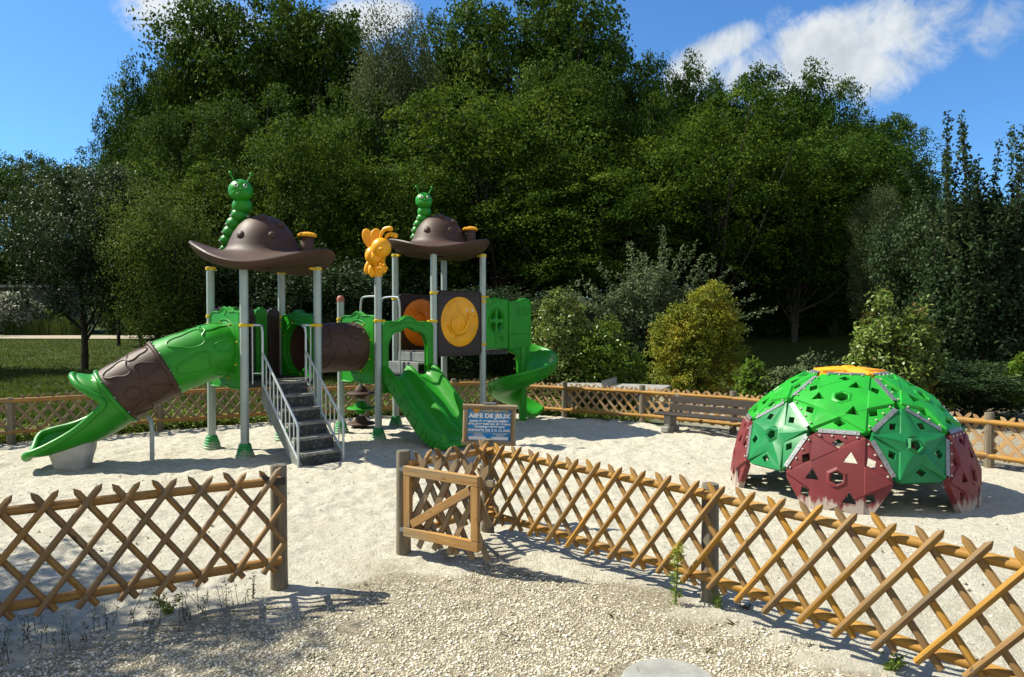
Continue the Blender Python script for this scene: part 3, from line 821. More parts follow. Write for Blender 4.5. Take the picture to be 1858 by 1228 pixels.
lettering('TELEPHONE', .013, -.095, -.084, M['sign_white'], panel, .0004)
lettering('MAINTENANCE', .013, -.095, -.098, M['sign_white'], panel, .0004)
lettering("EN CAS D'ACCIDENT", .013, .10, -.084, M['sign_white'], panel, .0004)
lettering('PREVENIR LE', .013, .10, -.098, M['sign_white'], panel, .0004)
mb = MB()
for y in (.107, -.073): mb.box(sc_ + sw * y + sn * .0075, (iw, .0022, .002), (su, sw, sn))
mb.build('rule_line', M['sign_yellow'], panel)
mb = MB()
for x, ww in ((-.105, .155), (.098, .15)): mb.box(sc_ + sw * -.122 + su * x + sn * .0075, (ww, .028, .002), (su, sw, sn))
mb.build('blank_field', M['sign_white'], panel)
mb = MB(); blob = [(.034 * math.cos(a) * (1 + .10 * math.cos(4 * a)), .020 * math.sin(a) * (1 + .1 * math.sin(3 * a))) for a in np.linspace(0, 2 * PI, 24, endpoint=False)]
mb.plate([(x - .118, y + .128) for x, y in blob], [], (sc_, su, sw, sn), .002, front_off=.0082); mb.build('emblem', M['sign_orange'], panel)
lettering('GG', .030, -.118, .128, M['sign_yellow'], panel, .001, width=.042, lift=.0095)
lettering('i', .016, -.175, .128, M['sign_white'], panel, .0)

# ------------------------------------------------------------------ bench and table-tennis table
BN0, bd = V(2.70, 11.62, 0), unit(V(1.28, -1.02, 0)); bn = unit(np.cross(bd, V(0, 0, 1))); bn = bn if bn[1] < 0 else -bn
be = thing('park_bench', BN0 + bd * .8, 'dark weathered plank bench on concrete legs beside the climbing dome', 'bench')
for k in (.0, 1.75):
    mb = MB(); p = BN0 + bd * k
    mb.box(p + V(0, 0, .045), (.13, .46, .09), (bd, bn, V(0, 0, 1)))
    mb.box(p + bn * .10 + V(0, 0, .185), (.10, .09, .19), (bd, bn, V(0, 0, 1))); mb.box(p - bn * .10 + V(0, 0, .185), (.10, .09, .19), (bd, bn, V(0, 0, 1)))
    mb.build('bench_leg', M['concrete'], be, bevel=.012)
for k in (.135, -.03):
    mb = MB(); mb.box(BN0 + bd * .86 + bn * k + V(0, 0, .298), (2.15, .15, .032), (bd, bn, V(0, 0, 1))); mb.build('seat_plank', M['wood_bench'], be, bevel=.005)
bw = unit(V(0, 0, 1) - bn * .18)
for z in (.395, .525):
    mb = MB(); mb.box(BN0 + bd * .93 - bn * (.14 + (z - .3) * .18) + V(0, 0, z), (2.02, .108, .034), (bd, bw, bn)); mb.build('back_plank', M['wood_bench'], be, bevel=.005)
for k in (.02, 1.75):
    mb = MB(); mb.box(BN0 + bd * k - bn * .195 + V(0, 0, .41), (.05, .42, .012), (bd, bw, bn)); mb.build('back_bracket', M['plate'], be)

TB, td = V(2.05, 14.35, 0), unit(V(1, -.42, 0)); tn = unit(np.cross(V(0, 0, 1), td))
tt = thing('table_tennis_table', TB, 'grey concrete table tennis table behind the picket fence', 'table')
mb = MB(); mb.box(TB + V(0, 0, .50), (2.35, 1.25, .06), (td, tn, V(0, 0, 1))); mb.build('table_top', M['concrete'], tt, bevel=.01)
for s in (-.75, .75):
    mb = MB(); mb.box(TB + td * s + V(0, 0, .23), (.14, .95, .48), (td, tn, V(0, 0, 1))); mb.build('table_leg', M['concrete'], tt, bevel=.01)
mb = MB(); mb.box(TB + V(0, 0, .36), (1.4, .12, .2), (td, tn, V(0, 0, 1))); mb.build('crossbeam', M['concrete'], tt, bevel=.01)
holes = [[(x + .012 * math.cos(a), y + .012 * math.sin(a)) for a in np.linspace(0, 2 * PI, 6, endpoint=False)] for x in np.arange(-.56, .58, .05) for y in (.035, .075, .115)]
mb = MB(); mb.plate([(-.62, 0), (.62, 0), (.62, .15), (-.62, .15)], holes, (TB + V(0, 0, .53), tn, V(0, 0, 1), -td), .008); mb.build('net', M['plate'], tt)

# ------------------------------------------------------------------ climbing dome (a cut truncated icosahedron)
DC, DR, DTH = V(3.745, 7.595, .098), 1.438, -2.733
iv = [V(0, 0, 1)] + [V(.894427 * math.cos(k * 2 * PI / 5), .894427 * math.sin(k * 2 * PI / 5), .447214) for k in range(5)] + \
     [V(.894427 * math.cos((k + .5) * 2 * PI / 5), .894427 * math.sin((k + .5) * 2 * PI / 5), -.447214) for k in range(5)]
cR, sR = math.cos(DTH), math.sin(DTH)
iv = [V(cR * v[0] - sR * v[1], sR * v[0] + cR * v[1], v[2]) for v in iv]
tv = lambda i, j: (2 * iv[i] + iv[j]) / 3 * DR + DC
nxk = lambda k: k % 5 + 1
pvk = lambda k: (k - 2) % 5 + 1
lowk = lambda k: 6 + (k - 1) % 5
dome = thing('climbing_dome', V(DC[0], DC[1], 0), 'green, maroon and yellow panelled climbing dome with star shaped reliefs', 'climbing dome')
def dia(c, d, a, b):
    d = unit(np.array(d)); n = np.array((-d[1], d[0])); c = np.array(c)
    return [tuple(c + d * a), tuple(c + n * b), tuple(c - d * a), tuple(c - n * b)]
def dome_panel(vs, mat):
    vs = np.array(vs); n = len(vs); c = vs.mean(0); N = unit(c - DC); U = unit(vs[0] - c); U = unit(U - N * np.dot(U, N)); W = np.cross(N, U)
    p2 = np.array([((v - c) @ U, (v - c) @ W) for v in vs]); rho = np.linalg.norm(p2[0])
    ang = np.arctan2(p2[:, 1], p2[:, 0]); ang0 = ang[0]; sg_ = 1 if ((ang[1] - ang[0] + PI) % (2 * PI) - PI) > 0 else -1
    step = sg_ * 2 * PI / n; R_ = rho - .012
    outer = []
    for i in range(n):                                             # rounded corners
        a = ang0 + step * i
        P_ = R_ * np.array((math.cos(a), math.sin(a)))
        for dd in (-1, 1):
            b_ = a + step * dd; Q_ = R_ * np.array((math.cos(b_), math.sin(b_)))
            outer.append(tuple(P_ + (Q_ - P_) * .10))
    pol = lambda r, a: (r * math.cos(a), r * math.sin(a))
    holes = [[pol(.125 * rho, ang0 + step * (i + .5)) for i in range(n)]]
    lines = []
    em = [ang0 + step * (i + .5) for i in range(n)]
    ring = [pol(.155 * rho, ang0 + step * (i + .5)) for i in range(n)]; lines.append(ring + [ring[0]])
    ring2 = [pol(.215 * rho, ang0 + step * (i + .5)) for i in range(n)]; lines.append(ring2 + [ring2[0]])
    ring3 = [pol(.232 * rho, ang0 + step * (i + .5)) for i in range(n)]; lines.append(ring3 + [ring3[0]])
    if n == 6:
        for a in em: holes.append(dia(pol(.66 * rho, a), (math.cos(a), math.sin(a)), .092 * rho, .118 * rho))
        for i in (1, 3, 5):
            a = ang0 + step * i
            holes.append([tuple(np.array(pol(.44 * rho, a)) + np.array(pol(.148 * rho, a + q))) for q in (0.5, 0.5 + 2.1, 0.5 + 4.2)])
        T = []
        for o_ in (0, 1):
            for sc2 in (.965, .93):
                tri = [pol(rho * sc2, ang0 + step * (o_ + 2 * i)) for i in range(3)]; lines.append(tri + [tri[0]])
            T.append([pol(rho * .945, ang0 + step * (o_ + 2 * i)) for i in range(3)])
        for i in (0, 2, 4):
            a = ang0 + step * i
            lines.append([pol(.26 * rho, a - .5), pol(.50 * rho, a), pol(.26 * rho, a + .5)])
        def relief(x, y):
            r = math.hypot(x, y); h = .0
            a = (math.atan2(y, x) - ang0) / step
            k1, k2 = inside((x, y), T[0]), inside((x, y), T[1])
            if k1 or k2: h = .016
            if k1 and k2: h = .020
            if k1 and not k2: h = .025
            if r < .20 * rho and r > .14 * rho: h += .012
            return h + .062 * (1 - min(1, (r / rho) ** 2))
    else:
        ro, ri = .95 * rho, .40 * rho
        for a in em: holes.append(dia(pol(.585 * rho, a), (math.cos(a), math.sin(a)), .100 * rho, .122 * rho))
        star = []
        for i in range(n): star += [pol(ro, ang0 + step * i), pol(ri, em[i])]
        lines.append(star + [star[0]])
        st2 = []
        for i in range(n): st2 += [pol(ro * .965, ang0 + step * i), pol(ri * .95, em[i])]
        lines.append(st2 + [st2[0]])
        for i in range(n): lines.append([pol(.24 * rho, ang0 + step * i), pol(ro * .96, ang0 + step * i)])
        def relief(x, y):
            r = math.hypot(x, y); a = ((math.atan2(y, x) - ang0) / step) % 1.0
            d_ = min(a, 1 - a) * abs(step)
            px_, py_ = r * math.cos(d_), r * math.sin(d_); ix, iy = ri * math.cos(abs(step) / 2), ri * math.sin(abs(step) / 2)
            li = py_ / iy; lt = (px_ - li * ix) / ro; lc = 1 - li - lt
            h = 0.0
            if lc > .012: h = .026 * max(lc, 0) + .022 * max(lt, 0) + .005
            if .14 * rho < r < .20 * rho: h += .014
            return h + .045 * (1 - min(1, (r / rho) ** 2))
    mb = MB(); mb.plate(outer, holes, (c, U, W, N), .05, relief, lines, grid=.09)
    return mb.build('panel', mat, dome, angle=22)
def H_l(a, b): return [tv(0, a), tv(0, b), tv(b, 0), tv(b, a), tv(a, b), tv(a, 0)]
def H_m(a, b): c = lowk(a); return [tv(a, b), tv(b, a), tv(b, c), tv(c, b), tv(c, a), tv(a, c)]
dome_panel([tv(0, k) for k in range(1, 6)], M['dome_yellow'])
edges = []
for k in range(1, 6):
    dome_panel(H_l(k, nxk(k)), M['dome_lime'])
    dome_panel([tv(k, 0), tv(k, nxk(k)), tv(k, lowk(k)), tv(k, lowk(pvk(k))), tv(k, pvk(k))], M['dome_green'])
    dome_panel(H_m(k, nxk(k)), M['dome_red'])
    Cl, Cp, Cm = (lambda q: sum(H_l(q, nxk(q))) / 6), (lambda q: iv[q] * DR + DC), (lambda q: sum(H_m(q, nxk(q))) / 6)
    edges += [(tv(0, k), tv(0, nxk(k)), Cl(k)), (tv(0, k), tv(k, 0), Cl(k)), (tv(k, 0), tv(k, nxk(k)), Cl(k)), (tv(k, 0), tv(k, pvk(k)), Cl(pvk(k))), (tv(k, nxk(k)), tv(nxk(k), k), Cm(k)),
              (tv(k, nxk(k)), tv(k, lowk(k)), Cm(k)), (tv(k, pvk(k)), tv(k, lowk(pvk(k))), Cm(pvk(k)))]
for a, b, bolt_c in edges:
    d = unit(b - a); c = (a + b) / 2; N = unit(c - DC); N = unit(N - d * np.dot(N, d)); S = np.cross(d, N); Ln = np.linalg.norm(b - a)
    low_side = -S if np.dot(S, bolt_c - c) > 0 else S
    mb = MB(); mb.box(c + N * .012 + low_side * .006, (Ln * .74, .044, .007), (d, S, N))
    for i in range(4):
        q = c + d * Ln * (-.30 + .2 * i) + N * .0155 + low_side * .006
        mb.lathe([(.008, 0), (.007, .004), (.0005, .006)], q, 8, N)
    up_side = -low_side
    mb.second(M['foot_white'])
    for i in range(4):
        q = c + d * Ln * (-.33 + .22 * i) + N * .012 + up_side * .042
        mb.ball(q, .011, 10)
    mb.build('joint_plate', M['plate'], dome)

# ------------------------------------------------------------------ play structure
a_ = V(.76, -.70, 0); b_ = V(.79, .73, 0); ZU = V(0, 0, 1)
A = V(-4.40, 9.98, 0); B = A + a_; C = A + b_; D = A + a_ + b_
E_ = A + b_ * 1.95; F_ = E_ + a_; P1 = E_ + b_; P2 = F_ + b_; P3 = P1 + b_; P4 = P2 + b_
ua, ub = unit(a_), unit(b_)
Z1, ZM, Z2 = 1.03, 1.00, 1.36                                   # deck heights
play = thing('play_structure', (A + D) / 2 + (P4 - A) / 2 * .6, 'green and brown play structure with two hat roofed towers, slides and a crawl tunnel', 'play structure')

def clamp(parent, p, z, tab=None):
    mb = MB(); mb.lathe([(.062, -.022), (.068, -.018), (.068, .018), (.062, .022)], p + ZU * z, 20)
    if tab is not None: mb.box(p + ZU * z + tab * .085, (.07, .05, .034), (tab, np.cross(ZU, tab), ZU))
    mb.build('clamp', M['clamp'], parent)

def play_post(p, top, cover=True, clamps=(), cap=None, foot=.0):
    mb = MB(); mb.cyl(p + ZU * -.1, p + ZU * top, .0565, n=24); o = mb.build('post', M['post'], play)
    if cover:
        mb = MB(); prof = [(.112, -.05)]
        for i in range(5):
            z0 = .005 + i * .036; r = .124 - i * .0105
            prof += [(r, z0), (r * 1.03, z0 + .012), (r * .98, z0 + .024), (r * .86, z0 + .033)]
        prof += [(.070, .190), (.060, .194)]
        ph = rng.random() * 6
        mb.lathe(prof, p, 28, wob=lambda a, z: .025 * math.sin(3 * a + z * 40 + ph)); mb.build('foot_cover', M['green_foot'], o)
    for z, tab in clamps: clamp(o, p, z, tab)
    if cap == 'red':
        mb = MB(); mb.lathe([(.060, -.05), (.062, .0), (.055, .03), (.035, .05), (.0005, .056)], p + ZU * top, 18); mb.build('post_cap', M['red_cap'], o)
    return o
RT1, RT2 = 2.655, 3.065
play_post(A, RT1, clamps=((2.625, ua), (1.93, ub), (1.81, ua)))
play_post(B, RT1, clamps=((2.625, ub), (1.80, ub)))
play_post(C, RT1, clamps=((2.625, ua), (1.92, ua), (1.80, ua)))
play_post(D, RT1, clamps=((2.625, -ub), (1.80, -ub)))
play_post(E_, 2.24, clamps=((1.90, ua), (1.84, ua)), cap='red')
play_post(F_, 2.62, clamps=((1.87, ub),))
play_post(P1, RT2, clamps=((3.035, ua), (2.27, ub)))
play_post(P2, RT2, clamps=((3.035, ub), (2.34, ub), (1.87, -ub)))
play_post(P3, RT2, clamps=((3.035, -ua), (2.3, ua)))
play_post(P4, RT2, clamps=((3.035, -ua), (2.30, ub), (2.22, -ub), (1.46, -ub)))

def deck(p, z, mat=M['deck'], sx=1.0, sy=1.0):
    mb = MB(); c = p + a_ * .5 * sx + b_ * .5 * sy
    mb.box(c + ZU * (z - .045), (np.linalg.norm(a_) * sx - .02, np.linalg.norm(b_) * sy - .02, .09), (ua, ub, ZU)); return mb.build('deck', mat, play, bevel=.006)
deck(A, Z1); deck(E_, ZM); deck(P1, Z2); deck(P3, Z2, sy=.58)

# ---- hat roofs
def hat_roof(c, z, big):
    R0 = .985 if big else .86
    hgt = lambda t: (.075 if big else .03) * math.cos(t - PI * .93) + .095 * math.cos(2 * t + .2) + .03 * math.cos(3 * t + 1.0)
    rad = lambda t: R0 * (1 + .03 * math.cos(4 * t + .4))
    nt = 72; P = []
    rows_top = [(.0, .62), (.10, .615), (.19, .585), (.28, .535), (.36, .455), (.43, .35), (.48, .24), (.515, .15), (.545, .09), (.585, .055), (.65, .035)]
    for t_i in range(nt):
        t = 2 * PI * t_i / nt; R = rad(t); row = []
        kd = .96 if big else .9
        for r, h in rows_top: row.append((r * kd, h * kd, min(1, max(0, (r - .5) / .5)) ** 1.3))
        for q in (.74, .83, .91, .97): row.append((q * R / .97 * .97, .025 + (q - .7) * .02, ((q * R - .5) / .5) ** 1.3 if q * R > .5 else 0))
        row += [(R, .034, ((R - .5) / .5) ** 1.3), (R + .016, .014, ((R - .5) / .5) ** 1.3), (R + .006, -.014, ((R - .5) / .5) ** 1.3)]
        for q, dz in ((.965, -.07), (.91, -.115), (.82, -.15), (.66, -.165), (.45, -.168), (.1, -.168)): row.append((q * R, dz, max(0, (q * R - .5) / .5) ** 1.3))
        P.append([c + V(math.cos(t) * r, math.sin(t) * r, z + h + hgt(t) * k * 1.25) for r, h, k in row])
    mb = MB(); mb.grid(np.array(P), wrap_u=True, flip=True)
    o = mb.build('roof', M['brown'], play, angle=50)
    # low relief tiles under the brim
    mb = MB()
    for i in range(14):
        t0 = 2 * PI * i / 14 + .06; t1 = 2 * PI * (i + 1) / 14 - .06
        loopP = []
        for (q, ts) in ((.70, np.linspace(t0, t1, 6)), (.86, np.linspace(t1, t0, 6))):
            for t in ts:
                R = rad(t); r = q * R; loopP.append(c + V(math.cos(t) * r, math.sin(t) * r, z - (.160 if q < .8 else .135) + hgt(t) * max(0, (r - .5) / .5) ** 1.3 * 1.25))
        mb.tube(loopP, .008, 6, closed=True)
    mb.build('tile_relief', M['brown'], o)
    kd = .96 if big else .9
    for th, el_ in ((-2.0, .42), (-.95, .40), (-.5, .82), (2.2, .5), (1.0, .4), (-1.3, 1.18)):
        rr = .49 * kd * math.cos(el_) ** .8; q = c + V(math.cos(th) * rr, math.sin(th) * rr, z + (.07 + .55 * math.sin(el_) ** 1.05) * kd)
        n_ = unit(V(math.cos(th) * math.cos(el_), math.sin(th) * math.cos(el_), math.sin(el_) * .9))
        mb = MB(); mb.lathe([(.062, -.02), (.060, .008), (.045, .024), (.02, .031), (.0005, .033)], q, 16, n_); mb.build('stud', M['brown'], o)
    q = c + V(.66 if big else .56, -.08, z + .01)
    mb = MB(); mb.lathe([(.095, -.06), (.095, .0), (.092, .27), (.085, .28), (.001, .28)], q, 20); mb.build('chimney', M['brown'], o)
    mb = MB(); mb.lathe([(.09, .262), (.128, .268), (.137, .285), (.132, .305), (.10, .325), (.05, .336), (.0005, .34)], q, 26); mb.build('chimney_cap', M['yellow'], o)
    return o
cT1, cT2 = (A + D) / 2, (P1 + P4) / 2
hat_roof(cT1, 2.80, True); hat_roof(cT2, 3.19, False)

# ---- caterpillars
def caterpillar(base, pts, radii, head, hr, face, sc=1.0):
    mb = MB()
    for p, r in zip(pts, radii): mb.ball(base + V(*p) * sc, V(r * .9, r * .9, r * .88) * sc, 20)
    mb.ball(base + V(*head) * sc, V(hr, hr, hr * .96) * sc, 28)
    mb.n_head = 0
    mb.ball(base + V(*head) * sc + unit(face) * hr * .25 * sc - ZU * hr * .28 * sc, V(hr * .92, hr * .8, hr * .68) * sc, 24)
    hc = base + V(*head) * sc; f = unit(face); s = unit(np.cross(f, ZU))
    mb.second(M['foot_white'])
    for p, r in list(zip(pts, radii))[:-1]:
        for k in (-1, 1):
            d = unit(s * k * .8 + f * .5 - ZU * .1); mb.ball(base + V(*p) * sc + d * r * 1.0 * sc, .018 * sc, 8)
    o = mb.build('caterpillar', M['green'], play, angle=60)
    for k in (-1, 1):
        mb = MB(); q = hc + (s * k * .09 + ZU * .13 + f * .03) * sc
        mb.tube([q, q + (s * k * .02 + ZU * .05) * sc, q + (s * k * .045 + ZU * .095) * sc], [.012 * sc, .010 * sc, .009 * sc], 8); mb.ball(q + (s * k * .05 + ZU * .115) * sc, .024 * sc, 12); mb.build('antenna', M['green'], o)
        e = hc + (f * hr * .88 + s * k * hr * .36 + ZU * hr * .30) * sc; n_ = unit(e - hc)
        mb = MB(); mb.ball(e - n_ * .006, V(.020, .030, .030) * sc, 12, (n_, np.cross(n_, ZU), ZU)); mb.second(M['black'])
        mb.ball(e + n_ * .010 * sc, V(.010, .016, .018) * sc, 10, (n_, np.cross(n_, ZU), ZU)); mb.build('eye', M['white'], o)
    mb = MB(); mth = [hc + (f * hr * 1.08 * math.cos(q * .8) + s * hr * .55 * math.sin(q) - ZU * (hr * .22 + hr * .2 * math.cos(q))) * sc for q in np.linspace(-.7, .7, 9)]; mb.tube(mth, .008 * sc, 6); mb.ball(hc + f * hr * 1.12 * sc - ZU * .01, .018 * sc, 10); mb.build('mouth', M['green'], o)
    return o
cb1 = cT1 + ZU * 2.83
caterpillar(cb1, [(-.56, -.02, .08), (-.53, -.03, .20), (-.475, -.03, .32), (-.415, -.03, .44), (-.34, -.03, .56), (-.30, -.03, .70)], [.075, .105, .12, .128, .135, .155], (-.31, -.05, .92), .17, V(.35, -.9, 0))
cb2 = cT2 + ZU * 3.18
caterpillar(cb2, [(-.45, -.02, .06), (-.43, -.03, .18), (-.40, -.03, .30), (-.36, -.03, .41), (-.30, -.03, .52), (-.265, -.03, .64)], [.07, .095, .108, .112, .118, .14], (-.27, -.05, .84), .155, V(.25, -.95, 0), .97)

# ---- bee figure on its post
bee0 = F_ + ZU * 2.58
mb = MB(); mb.lathe([(.064, -.02), (.075, .0), (.078, .10), (.07, .16)], bee0, 20)
mb.ball(bee0 + V(-.01, .0, .28), (.13, .15, .15), 22); mb.ball(bee0 + V(-.085, .03, .31), (.12, .15, .15), 22)
mb.ball(bee0 + V(.075, -.10, .42), (.155, .15, .155), 26); mb.ball(bee0 + V(.10, -.245, .385), (.04, .035, .03), 12)
mb.ball(bee0 + V(-.155, .0, .13), (.055, .06, .12), 14, (V(1, 0, -.3), V(0, 1, 0), V(.3, 0, 1))); mb.ball(bee0 + V(-.09, -.06, .06), (.05, .055, .10), 14, (V(1, 0, .15), V(0, 1, 0), V(-.15, 0, 1)))
mb.tube([bee0 + V(.08, -.06, .24), bee0 + V(.11, -.12, .16), bee0 + V(.12, -.15, .12)], [.04, .035, .045], 10); mb.ball(bee0 + V(.115, -.16, .09), (.065, .06, .075), 14)
for k in range(6): mb.ball(bee0 + V(.115 + .06 * math.cos(k * 1.05), -.205, .10 + .06 * math.sin(k * 1.05)), .022, 8)
bee = mb.build('bee_figure', M['yellow'], play, angle=60)
for dx, rz_ in ((-.10, .35), (.0, -.15)):
    mb = MB(); cw = bee0 + V(-.06 + dx * 1.0, .11, .585); U_ = unit(V(.9, .2, rz_)); N_ = unit(V(.1, -1, .1)); W_ = unit(np.cross(N_, U_)); W_ = W_ if W_[2] > 0 else -W_
    mb.ball(cw, (.095, .175, .020), 20, (U_, W_, N_))
    for k in np.linspace(-.05, .05, 5): mb.tube([cw + U_ * k * .4 - W_ * .10 + N_ * .019, cw + U_ * k + W_ * .12 + N_ * .014], .007, 5)
    mb.build('wing', M['yellow'], bee)
for k in (0, 1):
    mb = MB(); q = bee0 + V(.06 + .075 * k, -.08, .55 - .03 * k)
    mb.tube(spline([q, q + V(.02, -.02, .09 - .02 * k), q + V(.075, -.03, .155 - .05 * k), q + V(.155, -.05, .165 - .075 * k)], 5), [.022 + .0012 * i for i in range(16)], 10); mb.ball(q + V(.165, -.05, .160 - .075 * k), .042, 12); mb.build('antenna', M['yellow'], bee)

# ---- moulded panels with a round opening
def scallop(wd, h, bump=.10, n=9):
    top = []
    for i in range(n * 4 + 1):
        x = wd / 2 - wd * i / (n * 4); q = x / (wd / 2)
        top.append((x, h - .05 + .085 * math.exp(-(q / .30) ** 2) + .022 * math.exp(-((abs(q) - .68) / .22) ** 2) - .05 * max(0, abs(q) - .90) / .1))
    return [(-wd / 2, .02), (-wd / 2 + .02, 0), (-.15, 0), (-.13, .03), (.13, .03), (.15, 0), (wd / 2 - .02, 0), (wd / 2, .02)] + top
def hole_panel(p, q, z0, h, hz, hr, mat, name, nrm):
    c = (p + q) / 2; U_ = unit(q - p); wd = np.linalg.norm(q - p) - .125
    hole = [(hr * math.cos(t), hz + hr * math.sin(t)) for t in np.linspace(0, 2 * PI, 40, endpoint=False)]
    mb = MB(); mb.plate(scallop(wd, h), [hole], (c + ZU * z0, U_, ZU, nrm), .075, front_off=.037)
    for s in (-.037, .037):
        for rr, q_ in ((hr + .015, .022), (hr + .07, .012)):
            mb.tube([c + ZU * (z0 + hz) + nrm * s + U_ * rr * math.cos(t) + ZU * rr * math.sin(t) for t in np.linspace(0, 2 * PI, 48, endpoint=False)], q_, 8, closed=True)
        ol = [c + ZU * (z0 + y) + U_ * x * .985 + nrm * s for x, y in scallop(wd, h)]
        mb.tube(ol, .012, 8, closed=True)
        for sx_ in ():
            mb.tube([c + ZU * (z0 + h - .16) + U_ * sx_ * wd * .42 + nrm * s, c + ZU * (z0 + h - .10) + U_ * sx_ * wd * .40 + nrm * s, c + ZU * (z0 + h - .09) + U_ * sx_ * wd * .22 + nrm * s], .011, 6)
        mb.tube([c + ZU * (z0 + h - .02) + nrm * s + U_ * .055 * math.cos(t) + ZU * .045 * math.sin(t) for t in np.linspace(0, 2 * PI, 20, endpoint=False)], .010, 6, closed=True)
    mb.second(M['clamp'])
    for t in np.linspace(0, 2 * PI, 8, endpoint=False):
        mb.ball(c + ZU * (z0 + hz) + nrm * .045 + U_ * (hr + .04) * math.cos(t + .3) + ZU * (hr + .04) * math.sin(t + .3), .015, 8)
        mb.ball(c + ZU * (z0 + hz) - nrm * .045 + U_ * (hr + .04) * math.cos(t + .3) + ZU * (hr + .04) * math.sin(t + .3), .015, 8)
    return mb.build(name, mat, play, angle=40)
TR = .385                                                      # tube radius
hole_panel(A, B, .93, 1.09, .52, TR - .02, M['green'], 'tube_panel', -unit(b_ - ua * np.dot(b_, ua)) if False else unit(np.cross(ua, ZU)) * (1 if np.cross(ua, ZU)[1] < 0 else -1))
nCD = unit(np.cross(ua, ZU)); nCD = nCD if nCD[1] > 0 else -nCD
hole_panel(C, D, .93, 1.06, .52, TR - .02, M['green'], 'tunnel_panel', nCD)
hole_panel(E_, F_, .88, 1.10, .57, TR - .02, M['green'], 'tunnel_panel', -nCD)
# tunnel
t0, t1 = (C + D) / 2 + ZU * 1.45 + nCD * .03, (E_ + F_) / 2 + ZU * 1.45 - nCD * .03
def shell_tube(path, rad, mat, name, parent, n=44, th=.012, ridge=True):
    T = tangents(path); P, Q = [], []
    N0 = unit(np.cross(T[0], ZU))
    rad = [rad] * len(path) if np.isscalar(rad) else rad
    for p, t_, r in zip(path, T, rad):
        N0 = unit(N0 - t_ * np.dot(N0, t_)); Bn = np.cross(t_, N0)
        P.append([p + (N0 * math.cos(x) + Bn * math.sin(x)) * r for x in np.linspace(0, 2 * PI, n, endpoint=False)])
        Q.append([p + (N0 * math.cos(x) + Bn * math.sin(x)) * (r - th) for x in np.linspace(0, 2 * PI, n, endpoint=False)])
    mb = MB(); mb.grid(np.array(P + Q[::-1] + [P[0]]), wrap_v=True, flip=False)
    return mb, T
def swirl(mb, path, rad, specs, rr=.010):
    """raised loops moulded on a tube: (s along 0..1, angle from the top, size along, size round)"""
    m = len(path) - 1; T = tangents(path)
    def at(s, th):
        i = min(m - 1, max(0, int(s * m))); f = s * m - i; p = path[i] * (1 - f) + path[i + 1] * f; t_ = unit(T[i] * (1 - f) + T[i + 1] * f)
        side = unit(np.cross(t_, ZU)); upv = np.cross(side, t_); return p + (upv * math.cos(th) + side * math.sin(th)) * (rad + .002)
    for (s, th, ds, dt, kind) in specs:
        lp = []
        for q in np.linspace(0, 2 * PI, 28, endpoint=False):
            e = 1 + (.22 * math.cos(3 * q + s * 9) if kind == 1 else 0)
            x, y = math.cos(q), math.sin(q); k = (abs(x) ** 3 + abs(y) ** 3) ** (-1 / 3) * .92 if kind == 1 else 1
            lp.append(at(min(.99, max(.01, s + ds * x * k * e)), th + dt * y * k * e))
        mb.tube(lp, rr, 6, closed=True)
path = [t0 + (t1 - t0) * k for k in np.linspace(0, 1, 12)]
mb, _ = shell_tube(path, TR, None, None, None)
sp = [(s, th, .14, .30, k) for s, th, k in ((.2, .3, 1), (.2, 1.2, 0), (.22, 2.1, 1), (.5, .7, 1), (.52, 1.7, 1), (.8, .25, 1), (.8, 1.2, 0), (.78, 2.1, 1), (.22, -.8, 1), (.55, -.3, 1), (.8, -.9, 1))]
swirl(mb, path, TR, sp, .008); swirl(mb, path, TR, [(s, -th, a, b, k) for s, th, a, b, k in sp], .008)
mb.build('crawl_tunnel', M['brown'], play, angle=50)

# ---- tube slide
nAB = -nCD
S0 = (A + B) / 2 + ZU * 1.45
cl = spline([S0 + nAB * .02, S0 + nAB * .26 + ZU * -.03, V(-4.55, 9.22, 1.27), V(-4.83, 9.04, 1.10), V(-5.13, 8.89, .90), V(-5.42, 8.76, .62), V(-5.62, 8.68, .47)], 10)
n1, n2 = 24, 41
sec1, sec2, sec3 = cl[:n1 + 1], cl[n1:n2 + 1], cl[n2:]
sl = None
mb, _ = shell_tube(sec1, TR, None, None, None)
swirl(mb, sec1, TR, [(.30, -.25, .19, .33, 1), (.30, -1.35, .11, .2, 0), (.62, -.75, .2, .38, 1), (.66, -1.75, .2, .34, 1), (.28, -2.2, .2, .3, 1), (.75, .25, .2, .4, 1), (.3, .7, .18, .3, 1), (.65, 1.2, .2, .3, 1)], .011)
slide = mb.build('tube_slide', M['green'], play, angle=50)
mb, T2_ = shell_tube(sec2, TR * 1.0, None, None, None)
swirl(mb, sec2, TR, [(.3, -.3, .2, .33, 1), (.68, -.75, .2, .34, 1), (.3, -1.2, .18, .28, 1), (.68, -1.75, .14, .2, 0), (.3, -2.1, .2, .3, 1), (.72, .1, .16, .3, 1), (.3, .6, .2, .3, 1), (.7, -2.5, .2, .3, 1)], .011)
def collar(mb, p, t_, r, wd=.03, k=.028):
    s_ = unit(np.cross(t_, ZU)); u_ = np.cross(s_, t_)
    ring = [p + (s_ * math.cos(x) + u_ * math.sin(x)) * (r + .006) for x in np.linspace(0, 2 * PI, 48, endpoint=False)]
    mb.tube(ring, k, 8, closed=True)
collar(mb, sec2[0], T2_[0], TR)
mb.second(M['plate'])
for k_, t_ in ((sec2[0], T2_[0]), (sec2[-1], T2_[-1])):
    s_ = unit(np.cross(t_, ZU)); u_ = np.cross(s_, t_)
    for x in np.linspace(0, 2 * PI, 10, endpoint=False): mb.ball(k_ + (s_ * math.cos(x) + u_ * math.sin(x)) * (TR + .03) - t_ * .03, .014, 8)
mb.build('tube_section', M['brown'], slide, angle=50)
